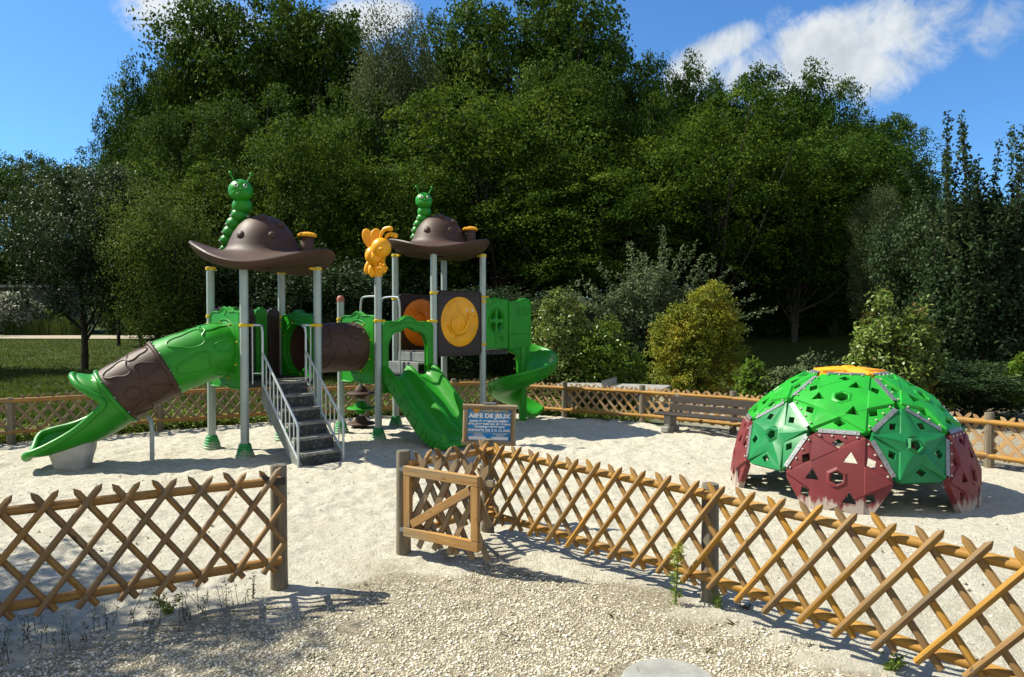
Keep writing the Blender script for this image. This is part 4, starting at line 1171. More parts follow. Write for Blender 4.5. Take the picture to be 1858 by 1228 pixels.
# exit chute: every meridian of the tube runs on to its own end, so the mouth opens into a trough
pa = spline([cl[n2], V(-5.28, 8.82, .785), V(-5.46, 8.75, .655), V(-5.63, 8.68, .555), V(-5.79, 8.615, .485), V(-5.93, 8.555, .445), V(-6.04, 8.51, .435)], 14)
Tp = tangents(pa); mP = len(pa) - 1
def chute_pt(s, phi, extra=0.0):
    i = min(mP - 1, int(s * mP)); f = s * mP - i; p = pa[i] * (1 - f) + pa[i + 1] * f; t_ = unit(Tp[i] * (1 - f) + Tp[i + 1] * f)
    side = unit(np.cross(t_, ZU)); upv = np.cross(side, t_)
    r = TR * 1.02; k = sstep(s, .15, .95)
    rw = r * (1 + .02 * k) * (1 - .10 * sstep(s, .85, 1)); rh = r * (1 - .42 * k)
    c_ = math.cos(phi); low = -rh if c_ < 0 else rh
    return p + upv * (c_ * (rh if c_ < 0 else r * (1 + .30 * sstep(s, .04, .22)))) + side * math.sin(phi) * (rw + extra) + ZU * (.085 * k * math.sin(phi) - .03 * k)
bnd = [(.215, PI), (.21, PI * .87), (.195, PI * .74), (.16, PI * .64), (.12, PI * .565), (.115, PI * .515), (.17, PI * .475), (.32, PI * .445), (.52, PI * .425), (.74, PI * .41), (.90, PI * .37), (.965, PI * .30), (.99, PI * .2), (.998, PI * .1), (1.0, 0.0)]
bs = spline([V(s, p, 0) for s, p in bnd], 6)
half = [(min(1, max(0, q[0])), min(PI, max(0, q[1]))) for q in bs]
full = half + [(s, -p) for s, p in half[-2:0:-1]]
ns = 26; rows = []
phi0 = np.linspace(PI, 0, len(half)); phis = list(phi0) + [-x for x in phi0[-2:0:-1]]
for j in range(ns + 1):
    k = j / ns; rows.append([chute_pt(s * k, PI - (p0 * (1 - k) + p1 * k)) for (s, p1), p0 in zip(full, [abs(x) if i < len(half) else x for i, x in enumerate(phis)])])
rows = np.array(rows)
mb = MB(); mb.grid(rows, wrap_v=True)
cen = rows[:, :, :].mean(1, keepdims=True)
mb.tube([chute_pt(s, PI - p) for s, p in full], .043, 10, closed=True)
collar(mb, pa[0], Tp[0], TR, k=.030)
swirl_path = pa[:22]
swirl(mb, swirl_path, TR * 1.02, [(.42, -.85, .22, .32, 0)], .010)
mb.build('exit_chute', M['green_dusty'], slide, angle=60)
mb = MB(); q = V(-5.60, 8.68, 0); t_ = unit(V(-.93, -.37, 0)); s_ = unit(np.cross(t_, ZU))
bp = []
for z, lx, ly in ((-.02, .19, .21), (.10, .215, .225), (.20, .245, .235), (.33, .26, .22)):
    bp.append([q + t_ * lx * math.copysign(abs(math.cos(x)) ** .5, math.cos(x)) + s_ * ly * math.copysign(abs(math.sin(x)) ** .5, math.sin(x)) + ZU * z for x in np.linspace(0, 2 * PI, 28, endpoint=False)])
mb.grid(np.array(bp), wrap_v=True); mb.build('foot_block', M['foot_white'], slide, angle=50)
mb = MB(); q = V(-4.76, 9.0, 0); mb.tube([q + V(0, 0, -.05), q + V(0, 0, .46), q + V(-.02, .02, .53), q + V(-.09, .05, .60)], .028, 12); mb.build('support_leg', M['post'], slide)

# ---- stairs with handrails
nBD = unit(np.cross(ub, ZU)); nBD = nBD if nBD[1] < 0 else -nBD
st0 = (B + D) / 2 + ub * .0; SWd = .54; nst = 6; rise = Z1 / nst; run_ = .186
mb = MB(); tr_ = []
for i in range(nst):
    z = Z1 - rise * (i + 1) + .0
    if i == nst - 1: zt__ = rise
    c = st0 + nBD * (.03 + run_ * (i + .5)); zt2 = Z1 - rise * i - .006
    tr_.append(c + ZU * (zt2 - .018))
    mb.box(c + nBD * (run_ / 2 - .008) + ZU * (zt2 - rise / 2 - .012), (SWd, .022, rise - .024), (ub, nBD, ZU))
mb.second(M['tread'])
for c in tr_: mb.box(c, (SWd, run_ + .02, .036), (ub, nBD, ZU))
stair = mb.build('stairs', M['step'], play, bevel=.004)
Lst = run_ * nst + .03
for sd_ in (-1, 1):
    o_ = st0 + ub * sd_ * (SWd / 2 + .018)
    mb = MB(); p_ = [(0, Z1 - .02), (0, Z1 - .30), (Lst - .14, -.04), (Lst + .015, -.04), (Lst + .015, .05)]
    mb.plate([(x, z) for x, z in p_], [], (o_ + ub * sd_ * .015, nBD, ZU, ub * sd_), .03); mb.build('stringer', M['stringer'], stair)
    o_ = o_ + ub * sd_ * .028
    hb = MB()
    pt = lambda x, z: o_ + nBD * x + ZU * z
    post_p = B if sd_ < 0 else D
    slope = lambda x: Z1 - .02 - (Z1 - .0) * x / Lst
    hb.tube(spline([post_p + ZU * 1.80 + ub * -sd_ * .09, pt(.0, 1.80) , pt(.05, 1.77), pt(.075, 1.68)], 5) + [pt(.075, slope(.075) + .02)], .0165, 10)
    hb.tube([pt(.075, 1.42), pt(Lst - .02, .55), pt(Lst, .50), pt(Lst, -.05)], .0165, 10)
    hb.tube([pt(.075, slope(.075) + .06), pt(Lst, .10)], .0165, 10)
    for k in range(1, 9):
        x = .075 + (Lst - .075) * k / 9; hb.tube([pt(x, slope(x) + .0 + .06), pt(x, 1.42 - .87 * (x - .075) / (Lst - .095))], .009, 8)
    q_ = pt(.0, 0) * .5 + (post_p) * .5
    hb.tube([V(q_[0], q_[1], 1.80), V(q_[0], q_[1], Z1 - .04)], .011, 8)
    hb.tube([V(q_[0], q_[1], 1.14), pt(.075, 1.14)], .009, 8)
    hb.build('handrail', M['rail'], stair)

# ---- fence of alternating moulded planks on the far side of the first tower
sp_ = None
for i in range(5):
    q = A + b_ * (.14 + i * .18); mat = M['brown_deep'] if i % 2 == 0 else M['green']
    nAC = unit(np.cross(ub, ZU)); nAC = nAC if nAC[1] > 0 else -nAC
    out_ = [(-.085, 0), (.085, 0), (.085, .98), (.06, 1.02), (.035, 1.01), (.02, 1.045), (-.02, 1.045), (-.035, 1.01), (-.06, 1.02), (-.085, .98)]
    mb = MB(); mb.plate(out_, [], (q + ZU * 1.02, ub, ZU, nAC), .08, front_off=.04)
    for s in (-.04, .04): mb.tube([q + ZU * (1.02 + y) + ub * x * .97 + nAC * s for x, y in out_], .011, 6, closed=True)
    for k in (-.04, 0, .04): mb.tube(spline([q + ZU * 1.06 + ub * k - nAC * .04, q + ZU * 1.5 + ub * (k + .02) - nAC * .042, q + ZU * 1.95 + ub * k - nAC * .04], 5), .007, 5)
    if sp_ is None:
        sp_ = mb.build('slat_panel', mat, play, angle=50)
    else: mb.build('slat', mat, sp_, angle=50)

# ---- arch over the double slide
nFP = nBD; mid = (F_ + P2) / 2; wF = np.linalg.norm(b_) - .125
oz = ZM - .10
inner = []; outer_ = []
for t in np.linspace(0, 1, 25):
    x = wF / 2 - wF * t; q = x / (wF / 2)
    outer_.append((x, .93 + .09 * math.exp(-(q / .5) ** 2) + .025 * math.cos(q * PI * 2.6) - .03 * abs(q) ** 4))
for t in np.linspace(0, 1, 25):
    x = -(wF / 2 - .085) + (wF - .17) * t; q = x / (wF / 2 - .085)
    inner.append((x, (.80 + .06 * math.exp(-(q / .5) ** 2) + .02 * math.cos(q * PI * 2.6)) - .22 * abs(q) ** 5))
poly = [(wF / 2, 0)] + outer_ + [(-wF / 2, 0), (-wF / 2 + .085, 0)] + inner + [(wF / 2 - .085, 0)]
mb = MB(); mb.plate(poly, [], (mid + ZU * oz, ub, ZU, nFP), .09, front_off=.045)
for s in (-.045, .045): mb.tube([mid + ZU * (oz + y) + ub * x + nFP * s for x, y in poly], .014, 8, closed=True)
mb.tube([mid + ZU * (oz + .875 + .07 * math.exp(-(x / .25) ** 2)) + ub * x + nFP * .05 for x in np.linspace(-.36, .36, 14)], .008, 6)
mb.build('slide_arch', M['green'], play, angle=50)

# ---- double slide
W2 = wF / 2 + .01
def prof_ds(i):
    k = max(0, 1 - i / 6.0) * .0
    hw = .195 - .05 * sstep(i, 22, 38); pts = []
    def wall(x, wd, top): return [(x - wd * .5, .05), (x - wd * .42, top - .015), (x - wd * .2, top), (x + wd * .2, top), (x + wd * .42, top - .015), (x + wd * .5, .05)]
    top_ = [(-W2, -.06)] + [(-W2 - .005, hw - .03), (-W2 + .01, hw), (-W2 + .05, hw), (-W2 + .07, hw - .03), (-W2 + .095, .06), (-W2 + .15, .012), (-W2 + .26, .0), (-.14, .012), (-.085, .06)] + \
           [(-.05, hw - .05), (-.03, hw - .02), (.03, hw - .02), (.05, hw - .05), (.085, .06), (.14, .012), (W2 - .26, .0), (W2 - .15, .012), (W2 - .095, .06), (W2 - .07, hw - .03), (W2 - .05, hw), (W2 - .01, hw), (W2 + .005, hw - .03), (W2, -.06)]
    return top_ + [(W2 - .05, -.065), (0, -.055), (-W2 + .05, -.065)]
dsx = spline([V(.0, ZM - .02, 0), V(.10, ZM - .05, 0), V(.26, ZM - .17, 0), V(.65, ZM - .48, 0), V(1.00, ZM - .75, 0), V(1.22, .14, 0), V(1.42, .105, 0), V(1.60, .11, 0)], 6)
pth = [mid + nFP * q[0] + ZU * q[1] for q in dsx]; Tg = tangents(pth); fr_ = [(ub, unit(np.cross(ub, t_)) if np.cross(ub, t_)[2] > 0 else unit(-np.cross(ub, t_))) for t_ in Tg]
mb = MB(); mb.sweep(prof_ds, pth, fr_)
lip = pth[-1]; mb.tube([lip + ub * x + ZU * (-.02) for x in np.linspace(-W2, W2, 8)], .045, 10)
for sd_ in (-1, 1):
    for k in range(9):
        i = 10 + k * 3
        if i < len(pth) - 2: mb.tube(spline([pth[i] + ub * sd_ * (W2 + .004) + fr_[i][1] * -.05, pth[i] + ub * sd_ * (W2 + .008) + fr_[i][1] * .03 + Tg[i] * .04, pth[i] + ub * sd_ * (W2 + .004) + fr_[i][1] * .11 + Tg[i] * .02], 4), .007, 6)
ds = mb.build('double_slide', M['green'], play, angle=48)
mb = MB(); mb.box(mid + nFP * .03 + ZU * (ZM - .16), (wF, .05, .22), (ub, nFP, ZU)); mb.build('entry_plate', M['green'], ds, bevel=.01)
mb = MB(); c = pth[-1] - nFP * .20
mb.grid(np.array([[c + ub * lx * math.copysign(abs(math.cos(x)) ** .4, math.cos(x)) + nFP * ly * math.copysign(abs(math.sin(x)) ** .4, math.sin(x)) + V(0, 0, z - c[2]) for x in np.linspace(0, 2 * PI, 32, endpoint=False)] for z, lx, ly in ((-.03, .42, .14), (.03, .44, .15), (.085, .48, .18))]), wrap_v=True)
mb.build('slide_foot', M['foot_white'], ds, angle=50)

# ---- steps between the middle and the high deck
mb = MB(); q = (P1 + P2) / 2
mb.box(q - ub * .13 + ZU * ((ZM + Z2) / 2 - .02), (.86, .26, .03), (ua, ub, ZU)); mb.box(q - ub * .25 + ZU * ((ZM + (ZM + Z2) / 2) / 2 - .02), (.86, .02, (Z2 - ZM) / 2 - .03), (ua, ub, ZU))
mb.box(q - ub * .005 + ZU * (Z2 - .10), (.86, .02, .15), (ua, ub, ZU)); mb.box(q - ub * .26 + ZU * (ZM - .14), (.86, .02, .26), (ua, ub, ZU))
mb.build('inner_step', M['stringer'], play, bevel=.004)

# ---- picture panels of the high tower
def picture(p, q, z0, h, nrm, name, kind):
    c = (p + q) / 2; U_ = unit(q - p); wd = np.linalg.norm(q - p) - .13
    rr = lambda: [(-wd / 2 + .02, 0), (wd / 2 - .02, 0), (wd / 2, .03), (wd / 2, h - .03), (wd / 2 - .03, h), (-wd / 2 + .03, h), (-wd / 2, h - .03), (-wd / 2, .03)]
    R = .415; cz = h * .5 + (.02 if kind == 'snail' else .0)
    hole = [(R * math.cos(t), cz + R * 1.05 * math.sin(t)) for t in np.linspace(0, 2 * PI, 48, endpoint=False)]
    mb = MB(); mb.plate(rr(), [hole], (c + ZU * z0, U_, ZU, nrm), .06, front_off=.03)
    for s in (-.03, .03): mb.tube([c + ZU * (z0 + y) + U_ * x * .985 + nrm * s for x, y in rr()], .012, 8, closed=True)
    for i in range(10):
        x = -wd / 2 + .05 + (wd - .1) * i / 9
        mb.tube([c + ZU * (z0 + h - .05 - .02 * (i % 2)) + U_ * (x + .03 * math.cos(t)) + nrm * .032 + ZU * .022 * math.sin(t) for t in np.linspace(0, 2 * PI, 10, endpoint=False)], .006, 5, closed=True)
    o = mb.build(name, M['brown_deep'], play, angle=45)
    O = c + ZU * (z0 + cz)
    P = lambda x, y, n_: O + U_ * x + ZU * y + nrm * n_
    mb = MB(); rows = []
    for r, n_ in ((R - .006, -.02), (R - .006, .030), (R - .02, .040), (R * .7, .044), (R * .35, .046), (.001, .046)):
        rows.append([P(r * math.cos(t), r * 1.05 * math.sin(t), n_) for t in np.linspace(0, 2 * PI, 56, endpoint=False)])
    mb.grid(np.array(rows), wrap_v=True, flip=(np.dot(np.cross(U_, ZU), nrm) < 0))
    rows = [[P(r * math.cos(t), r * 1.05 * math.sin(t), -.02) for t in np.linspace(0, 2 * PI, 56, endpoint=False)] for r in (.001, R - .006)]
    mb.grid(np.array(rows), wrap_v=True, flip=(np.dot(np.cross(U_, ZU), nrm) < 0))
    n0 = .046
    if kind == 'snail':
        sh = [P(-.07 + (.03 + .030 * t) * math.cos(t), .0 + (.03 + .030 * t) * math.sin(t) * 1.1, n0 + .02 - .002 * t) for t in np.linspace(.2, 6.4, 44)]
        mb.tube(sh, [.014 + .0008 * i for i in range(44)], 8)
        mb.ball(P(-.06, .0, n0 - .015), (.19, .20, .05), 22, (U_, ZU, nrm))
        mb.ball(P(.02, -.02, n0 + .0), (.085, .13, .06), 20, (U_, ZU, nrm)); mb.ball(P(.02, -.02, n0 + .05), (.045, .07, .03), 16, (U_, ZU, nrm))
        mb.tube(spline([P(-.28, -.05, n0 + .01), P(-.2, -.17, n0 + .012), P(-.02, -.22, n0 + .012), P(.12, -.17, n0 + .012), P(.17, .0, n0 + .012), P(.16, .12, n0 + .012)], 8), .016, 8)
        mb.tube(spline([P(.25, .15, n0), P(.19, .13, n0 + .01), P(.13, .19, n0 + .01)], 5), .010, 6); mb.tube([P(.24, .10, n0), P(.34, .10, n0), P(.25, .0, n0)], .009, 6)
        mb.tube([P(-.26, -.14, n0 - .004), P(.17, -.14, n0 + .004)], .010, 6); mb.tube([P(-.1, -.20, n0), P(-.14, -.28, n0), P(.05, -.2, n0)], .010, 6)
        mb.tube([P(R * .86 * math.cos(t), R * .9 * math.sin(t), n0 - .002) for t in np.linspace(1.8, 3.0, 14)], .007, 6)
    else:
        mb.ball(P(.04, -.02, n0 - .02), (.23, .25, .05), 24, (U_, ZU, nrm))
        mb.tube(spline([P(.0, .20, n0 + .02), P(.06, .10, n0 + .045), P(.07, .0, n0 + .06), P(.02, -.05, n0 + .04), P(-.06, .02, n0 + .02), P(-.2, .03, n0 + .01)], 6), .022, 8)
        mb.tube(spline([P(-.16, -.12, n0), P(.0, -.22, n0 + .02), P(.18, -.16, n0 + .02)], 6), .022, 8); mb.tube(spline([P(-.22, .1, n0), P(-.1, .2, n0 + .02), P(-.02, .17, n0 + .02)], 6), .018, 8)
        mb.ball(P(.16, .12, n0 + .01), (.06, .04, .025), 14, (U_, ZU, nrm))
        for k in range(7): a = .5 + k * .38; mb.tube([P(.28 * math.cos(a), .29 * math.sin(a), n0 - .004), P(.36 * math.cos(a), .37 * math.sin(a), n0 - .008)], .012, 6)
    dsc = mb.build('picture_disc', M['orange'] if kind != 'snail' else M['yellow'], o, angle=50)
    if kind == 'snail':
        mb = MB()
        for x in (.14, .265):
            mb = MB(); mb.ball(P(x, .20, n0), (.024, .024, .012), 12, (U_, ZU, nrm)); mb.second(M['black'])
            mb.ball(P(x, .20, n0 + .009), (.011, .011, .006), 10, (U_, ZU, nrm)); mb.build('eye', M['white'], o)
    return o
picture(P2, P4, 1.30, 1.08, nBD, 'picture_panel', 'snail')
picture(P1, P3, 1.36, .98, nBD, 'picture_panel', 'face')

# ---- window panel beside the spiral slide entry
wl = .56; q0, q1 = P4, P4 + b_ * wl
c = (q0 + q1) / 2; wd = np.linalg.norm(q1 - q0) - .06
win = []
for k in range(4):
    s1, s2 = (1, 1), (-1, 1)
    sx_, sy_ = [(1, 1), (-1, 1), (-1, -1), (1, -1)][k]; lp = []
    for r, ts in ((.055, (.25, 1.3)), (.16, (1.35, 1.05, .78, .5, .2))):
        for t in ts: lp.append((sx_ * r * .95 * math.cos(t), .50 + sy_ * r * 1.25 * math.sin(t)))
    win.append(lp)
out_ = [(-wd / 2, 0), (wd / 2, 0), (wd / 2, .885), (0.05, .90), (-wd / 2, .91)]
mb = MB(); mb.plate(out_, win, (c + ZU * 1.38, ub, ZU, nBD), .06, front_off=.03)
mb.tube([c + ZU * (1.38 + .50 + .235 * math.sin(t)) + ub * .19 * math.cos(t) + nBD * .032 for t in np.linspace(0, 2 * PI, 40, endpoint=False)], .012, 8, closed=True)
mb.tube([c + ZU * (1.38 + .50 + .205 * math.sin(t)) + ub * .165 * math.cos(t) + nBD * .032 for t in np.linspace(0, 2 * PI, 40, endpoint=False)], .006, 8, closed=True)
for k in range(9):
    x, y = rng.uniform(-.2, .2), rng.choice([.08, .14, .80, .84]); mb.tube(spline([c + ub * x + ZU * (1.38 + y) + nBD * .031, c + ub * (x + .04) + ZU * (1.38 + y + .05) + nBD * .034, c + ub * (x - .02) + ZU * (1.38 + y + .09) + nBD * .031], 5), .008, 5)
mb.tube([c + ZU * (1.38 + y) + ub * x + nBD * .03 for x, y in out_], .010, 6, closed=True)
mb.build('window_panel', M['green'], play, angle=45)
mb = MB(); mb.plate(out_, [], (c - a_ * .98 + ZU * 1.38, ub, ZU, nBD), .05); mb.build('side_panel', M['green'], play, angle=45)

# ---- spiral slide
SC = V(.20, 12.80, 0)
mb = MB(); mb.cyl(SC + ZU * -.1, SC + ZU * 1.40, .075, n=24); spiral = mb.build('spiral_slide', M['green'], play)
th0, th1 = math.radians(140), math.radians(140 - 452)
nsp = 90; rows = []
for i in range(nsp + 1):
    k = i / nsp; t = th0 + (th1 - th0) * k
    z = 1.38 - 1.27 * k; Ro = .60 + .03 * math.sin(k * PI); wall_h = .24 - .04 * k
    if k > .90: wall_h *= 1 - .55 * (k - .90) / .10
    er = V(math.cos(t), math.sin(t), 0)
    prof = [(.06, .06), (.14, .02), (.26, -.01), (Ro - .18, .0), (Ro - .09, .05), (Ro - .03, wall_h * .7), (Ro - .012, wall_h), (Ro + .012, wall_h + .018), (Ro + .040, wall_h + .008), (Ro + .046, wall_h - .025), (Ro + .02, wall_h - .05), (Ro + .01, wall_h * .45), (Ro - .05, -.02), (Ro - .16, -.065), (.26, -.075), (.06, -.05)]
    rows.append([SC + er * x + ZU * (z + y) for x, y in prof])
rows = np.array(rows)
mb = MB(); mb.grid(rows, wrap_v=True, flip=True); n_ = rows.shape[1]
mb.f.append(tuple(range(n_ - 1, -1, -1))); mb.f.append(tuple(nsp * n_ + k for k in range(n_)))
def on_outer(k, y):
    t = th0 + (th1 - th0) * k; z = 1.38 - 1.27 * k; Ro = .60 + .03 * math.sin(k * PI); er = V(math.cos(t), math.sin(t), 0)
    return SC + er * (Ro + .016 - .05 * max(0, (.06 - y) / .06)) + ZU * (z + y)
for k0 in np.arange(.10, .9, .085):
    for sz, rr_ in ((1, .008), (.55, .007)):
        mb.tube([on_outer(k0 + .034 * sz * math.cos(q), .085 + .075 * sz * math.sin(q)) for q in np.linspace(0, 2 * PI, 18, endpoint=False)], rr_, 5, closed=True)
mb.build('spiral_chute', M['green'], spiral, angle=50)
h0 = P4 + b_ * wl; h1 = P4 + b_ * 1.06; wdh = np.linalg.norm(h1 - h0)
outl = [(-wdh / 2, .0), (wdh / 2 - .06, .0), (wdh / 2, .06), (wdh / 2, .84), (wdh / 2 - .03, .90), (wdh / 2 - .12, .925), (wdh / 2 - .22, .905), (wdh / 2 - .30, .87), (-wdh / 2, .865)]
cH = (h0 + h1) / 2 + ZU * 1.37
mb = MB(); mb.plate(outl, [], (cH, ub, ZU, nBD), .07, front_off=.04)
mb.plate(outl, [], (cH - ua * .72, ub, ZU, nBD), .07, front_off=.03)
for off in (.04, -.03): mb.tube([cH + ZU * y + ub * x + nBD * off for x, y in outl], .016, 8, closed=True)
mb.tube([cH + ub * -wdh * .48 + ZU * .27 + nBD * .045, cH + ub * wdh * .48 + ZU * .27 + nBD * .045], .008, 6)
for k in range(4):
    x = -.05 + k * .075; mb.tube([cH + ub * (x + .045 * math.cos(q)) + ZU * (.72 - .04 * (k % 2) + .07 * math.sin(q)) + nBD * .04 for q in np.linspace(0, 2 * PI, 14, endpoint=False)], .010, 6, closed=True)
# back of the hood and the cheek that drops to the column
mb.box(cH + ub * (wdh / 2 - .03) - ua * .36 + ZU * .62, (.66, .06, .5), (ua, ub, ZU))
mb.build('entry_hood', M['green'], spiral, angle=45)
mb = MB(); ck = [(-wdh / 2, .02), (-wdh / 2, -.02), (-wdh / 2 + .12, -.04), (-wdh / 2 + .20, -.12), (-wdh / 2 + .235, -.30), (-wdh / 2 + .24, -.75), (wdh / 2 - .02, -.75), (wdh / 2 - .01, .02)]
mb.plate(ck, [], (cH, ub, ZU, nBD), .06, front_off=.035); mb.tube([cH + ZU * y + ub * x + nBD * .03 for x, y in ck[1:6]], .014, 6)
mb.build('cheek', M['green'], spiral, angle=45)

# ---- stacked disc climber and grab rails on the far side of the middle deck
dc = (E_ + P1) / 2 + unit(np.cross(ub, ZU)) * (-.28 if np.cross(ub, ZU)[1] < 0 else .28)
mb = MB(); mb.lathe([(.035, -.05), (.035, 1.02)], dc, 12); disc = mb.build('disc_climber', M['post'], play)
for z, mt in ((.07, 'brown'), (.335, 'green'), (.60, 'brown')):
    mb = MB(); mb.lathe([(.07, -.085), (.105, -.05), (.09, -.015), (.20, -.016), (.245, -.008), (.25, .012), (.23, .028), (.12, .034), (.115, .06), (.09, .10), (.07, .13), (.05, .135)], dc + ZU * z, 30, wob=lambda a, z_: .03 * math.cos(6 * a) if abs(z_) > .04 else 0); mb.build('disc', M[mt], disc, angle=40)
mb = MB(); mb.lathe([(.06, .80), (.10, .86), (.10, .93), (.06, 1.0)], dc, 16); mb.build('neck', M['green'], disc)
sdv = unit(dc - (E_ + P1) / 2)
for k in (-.16, .24):
    q = (E_ + P1) / 2 + ub * k - sdv * .0
    mb = MB(); mb.tube([q + ZU * ZM] + spline([q + ZU * 2.12, q + ZU * 2.24 + sdv * .0 + ua * .03, q + ZU * 2.28 + ua * .12, q + ZU * 2.28 + ua * .42, q + ZU * 2.24 + ua * .50, q + ZU * 2.10 + ua * .53], 5) + [q + ZU * ZM + ua * .53], .017, 10)
    mb.build('grab_rail', M['rail'], play)

# ------------------------------------------------------------------ plants
def nrm(v): return v / (np.linalg.norm(v, axis=-1, keepdims=True) + 1e-9)
def leaf_quads(C, nvec, Lf, Wf, along=None):
    n = len(C); r = rng.normal(size=(n, 3)) if along is None else along
    T = nrm(r - nvec * (r * nvec).sum(-1, keepdims=True)); Bv = np.cross(nvec, T)
    L_ = (Lf * rng.uniform(.65, 1.25, n))[:, None]; W_ = (Wf * rng.uniform(.7, 1.2, n))[:, None]
    dr = nvec * (L_ * .18)
    return np.stack([C - T * L_ * .5, C + Bv * W_ * .5 + dr * .6, C + T * L_ * .5 - dr, C - Bv * W_ * .5 + dr * .6], 1).reshape(-1, 3)

def crown_leaves(lobes, ncl, per, cr, flat, Lf, Wf, up=.6, hollow=.55, droop=0.0, sag=0.0, lean=None):
    lob = np.array(lobes, float); wts = (lob[:, 3] * lob[:, 4] + lob[:, 4] * lob[:, 5] + lob[:, 3] * lob[:, 5]); wts /= wts.sum()
    k = rng.choice(len(lob), ncl, p=wts); d = nrm(rng.normal(size=(ncl, 3)))
    rad = hollow + (1 - hollow) * rng.random(ncl) ** .6
    rad *= 1 + rng.normal(0, .06, ncl)
    C = lob[k, :3] + d * lob[k, 3:6] * rad[:, None]
    out = nrm(d / lob[k, 3:6])
    s = cr * rng.uniform(.55, 1.5, ncl)
    n = ncl * per
    ci = np.repeat(np.arange(ncl), per)
    off = nrm(rng.normal(size=(n, 3))) * (rng.random((n, 1)) ** .5) * np.array([1, 1, flat]) * s[ci][:, None] * 1.05
    if flat < .5:                                          # boughs: flat sprays, each tipped its own way
        tn = nrm(np.array([0, 0, 1.0]) + out * .45 + rng.normal(size=(ncl, 3)) * .28); tu = nrm(np.cross(tn, rng.normal(size=(ncl, 3)))); tw = np.cross(tn, tu)
        off = tu[ci] * off[:, :1] + tw[ci] * off[:, 1:2] + tn[ci] * off[:, 2:3]
    if sag: off[:, 2] -= sag * (off[:, :2] ** 2).sum(-1) / (s[ci] + 1e-6)
    if droop: off[:, 2] -= np.abs(rng.normal(0, droop, n))
    P = C[ci] + off
    o2 = nrm(out[ci] * .55 + np.array([0, 0, up]) + rng.normal(size=(n, 3)) * .75)
    return leaf_quads(P, o2, Lf, Wf)

def branch_mesh(lobes, h0, r0, trunk_top, nb, lean=(0, 0), forks=1):
    mb = MB(); lob = np.array(lobes)
    base = V(0, 0, -.3)
    for f in range(forks):
        top = V(lean[0] + rng.normal(0, .3) * (forks > 1) * trunk_top * .4, lean[1] + rng.normal(0, .2) * (forks > 1), trunk_top)
        tr = spline([base, V(top[0] * .12 + rng.normal(0, .05), top[1] * .12, h0 * .6), V(top[0] * .4 + rng.normal(0, .1), top[1] * .4 + rng.normal(0, .1), (h0 + trunk_top) * .45), top], 5)
        m = len(tr); rf = r0 / math.sqrt(forks)
        mb.tube(tr, [rf * (1.35 if i == 0 else 1) * (1 - .85 * (i / m)) + .01 for i in range(m)], 9)
        for i in range(nb):
            t = rng.uniform(.35, .95); q = tr[int(t * (m - 1))]; k = rng.integers(len(lob))
            d = nrm(rng.normal(size=3)); e = lob[k, :3] + d * lob[k, 3:6] * .85
            mid = (q + e) / 2 + V(0, 0, -.08 * np.linalg.norm(e - q)) + rng.normal(0, .15, 3)
            pts = spline([q, mid, e], 4); mm = len(pts); rb = rf * (1 - .8 * t) * .6
            mb.tube(pts, [max(.008, rb * (1 - .9 * j / mm)) for j in range(mm)], 6)
    return mb

def template(name, lobes, leaf, bark, ncl, per, cr, flat, Lf, Wf, trunk, **kw):
    vv = crown_leaves(lobes, ncl, per, cr, flat, Lf, Wf, **kw)
    cm = quick_mesh('crown', vv, 4, L[leaf], False)
    h0, r0, tt, nb = trunk[:4]
    o = branch_mesh(lobes, h0, r0, tt, nb, *(trunk[4:])).build('trunk', M[bark]); tm = o.data; bpy.data.objects.remove(o)
    allz = lobes[:, 2] + lobes[:, 5]
    return dict(crown=cm, trunk=tm, verts=vv, h=float(np.max(allz)), w=float(np.max(np.abs(lobes[:, 0]) + lobes[:, 3])))

def lobes_round(h, w, base, n, seed, squash=1.0, top=.62):
    r = np.random.default_rng(seed); out = [(0, 0, base + (h - base) * .52, w * .34, w * .34, (h - base) * .40)]
    for i in range(n):
        a = r.uniform(0, 2 * PI); t = r.random(); z = base + (h - base) * (.12 + .80 * t)
        prof = math.sin(PI * min(1, .12 + .80 * (1 - t) ** .8)) ** .7
        rr = w * .5 * prof * r.uniform(.45, .78); s = w * r.uniform(.13, .22)
        out.append((rr * math.cos(a), rr * math.sin(a), min(z, h - s * squash * .9), s, s, s * squash))
    return np.array(out)
TPL = {}
TPL['oak1'] = template('oak', lobes_round(14, 11, 2.0, 26, 1, .85), 'oak', 'bark', 640, 76, .72, .75, .20, .13, (3, .35, 11, 22), up=.5, hollow=.62)
TPL['oak2'] = template('oak', lobes_round(14, 10, 1.5, 30, 2, .95), 'oak', 'bark', 680, 72, .66, .85, .19, .12, (3, .32, 11.5, 22), up=.45, hollow=.62)
TPL['beech1'] = template('beech', lobes_round(11, 11, 2.2, 34, 3, .5), 'beech', 'bark_pale', 460, 110, 1.05, .24, .17, .10, (1.5, .22, 8.5, 26, (0, 0), 2), up=1.3, hollow=.55, sag=.16)
TPL['beech2'] = template('beech', lobes_round(10, 9, 1.8, 30, 4, .55), 'beech', 'bark_pale', 440, 100, .95, .26, .16, .10, (1.5, .18, 8, 26, (0, 0), 2), up=1.2, hollow=.55, sag=.18)
TPL['birch'] = template('birch', lobes_round(14, 6.5, 2.0, 26, 5, 1.35), 'olive', 'bark_pale', 900, 42, .55, 1.3, .13, .09, (3, .20, 12.5, 20), up=.2, droop=.5)
TPL['gloss'] = template('pear', lobes_round(7.0, 6.6, 1.75, 30, 6, .8), 'gloss', 'bark', 950, 32, .42, .8, .13, .085, (1.6, .17, 5.6, 26), up=.4)
TPL['feather'] = template('feather', lobes_round(8, 6.4, 1.5, 24, 8, 1.1), 'feather', 'bark', 760, 44, .46, 1.1, .115, .065, (1.3, .15, 6.5, 26, (0, 0), 4), up=.2, droop=.25)
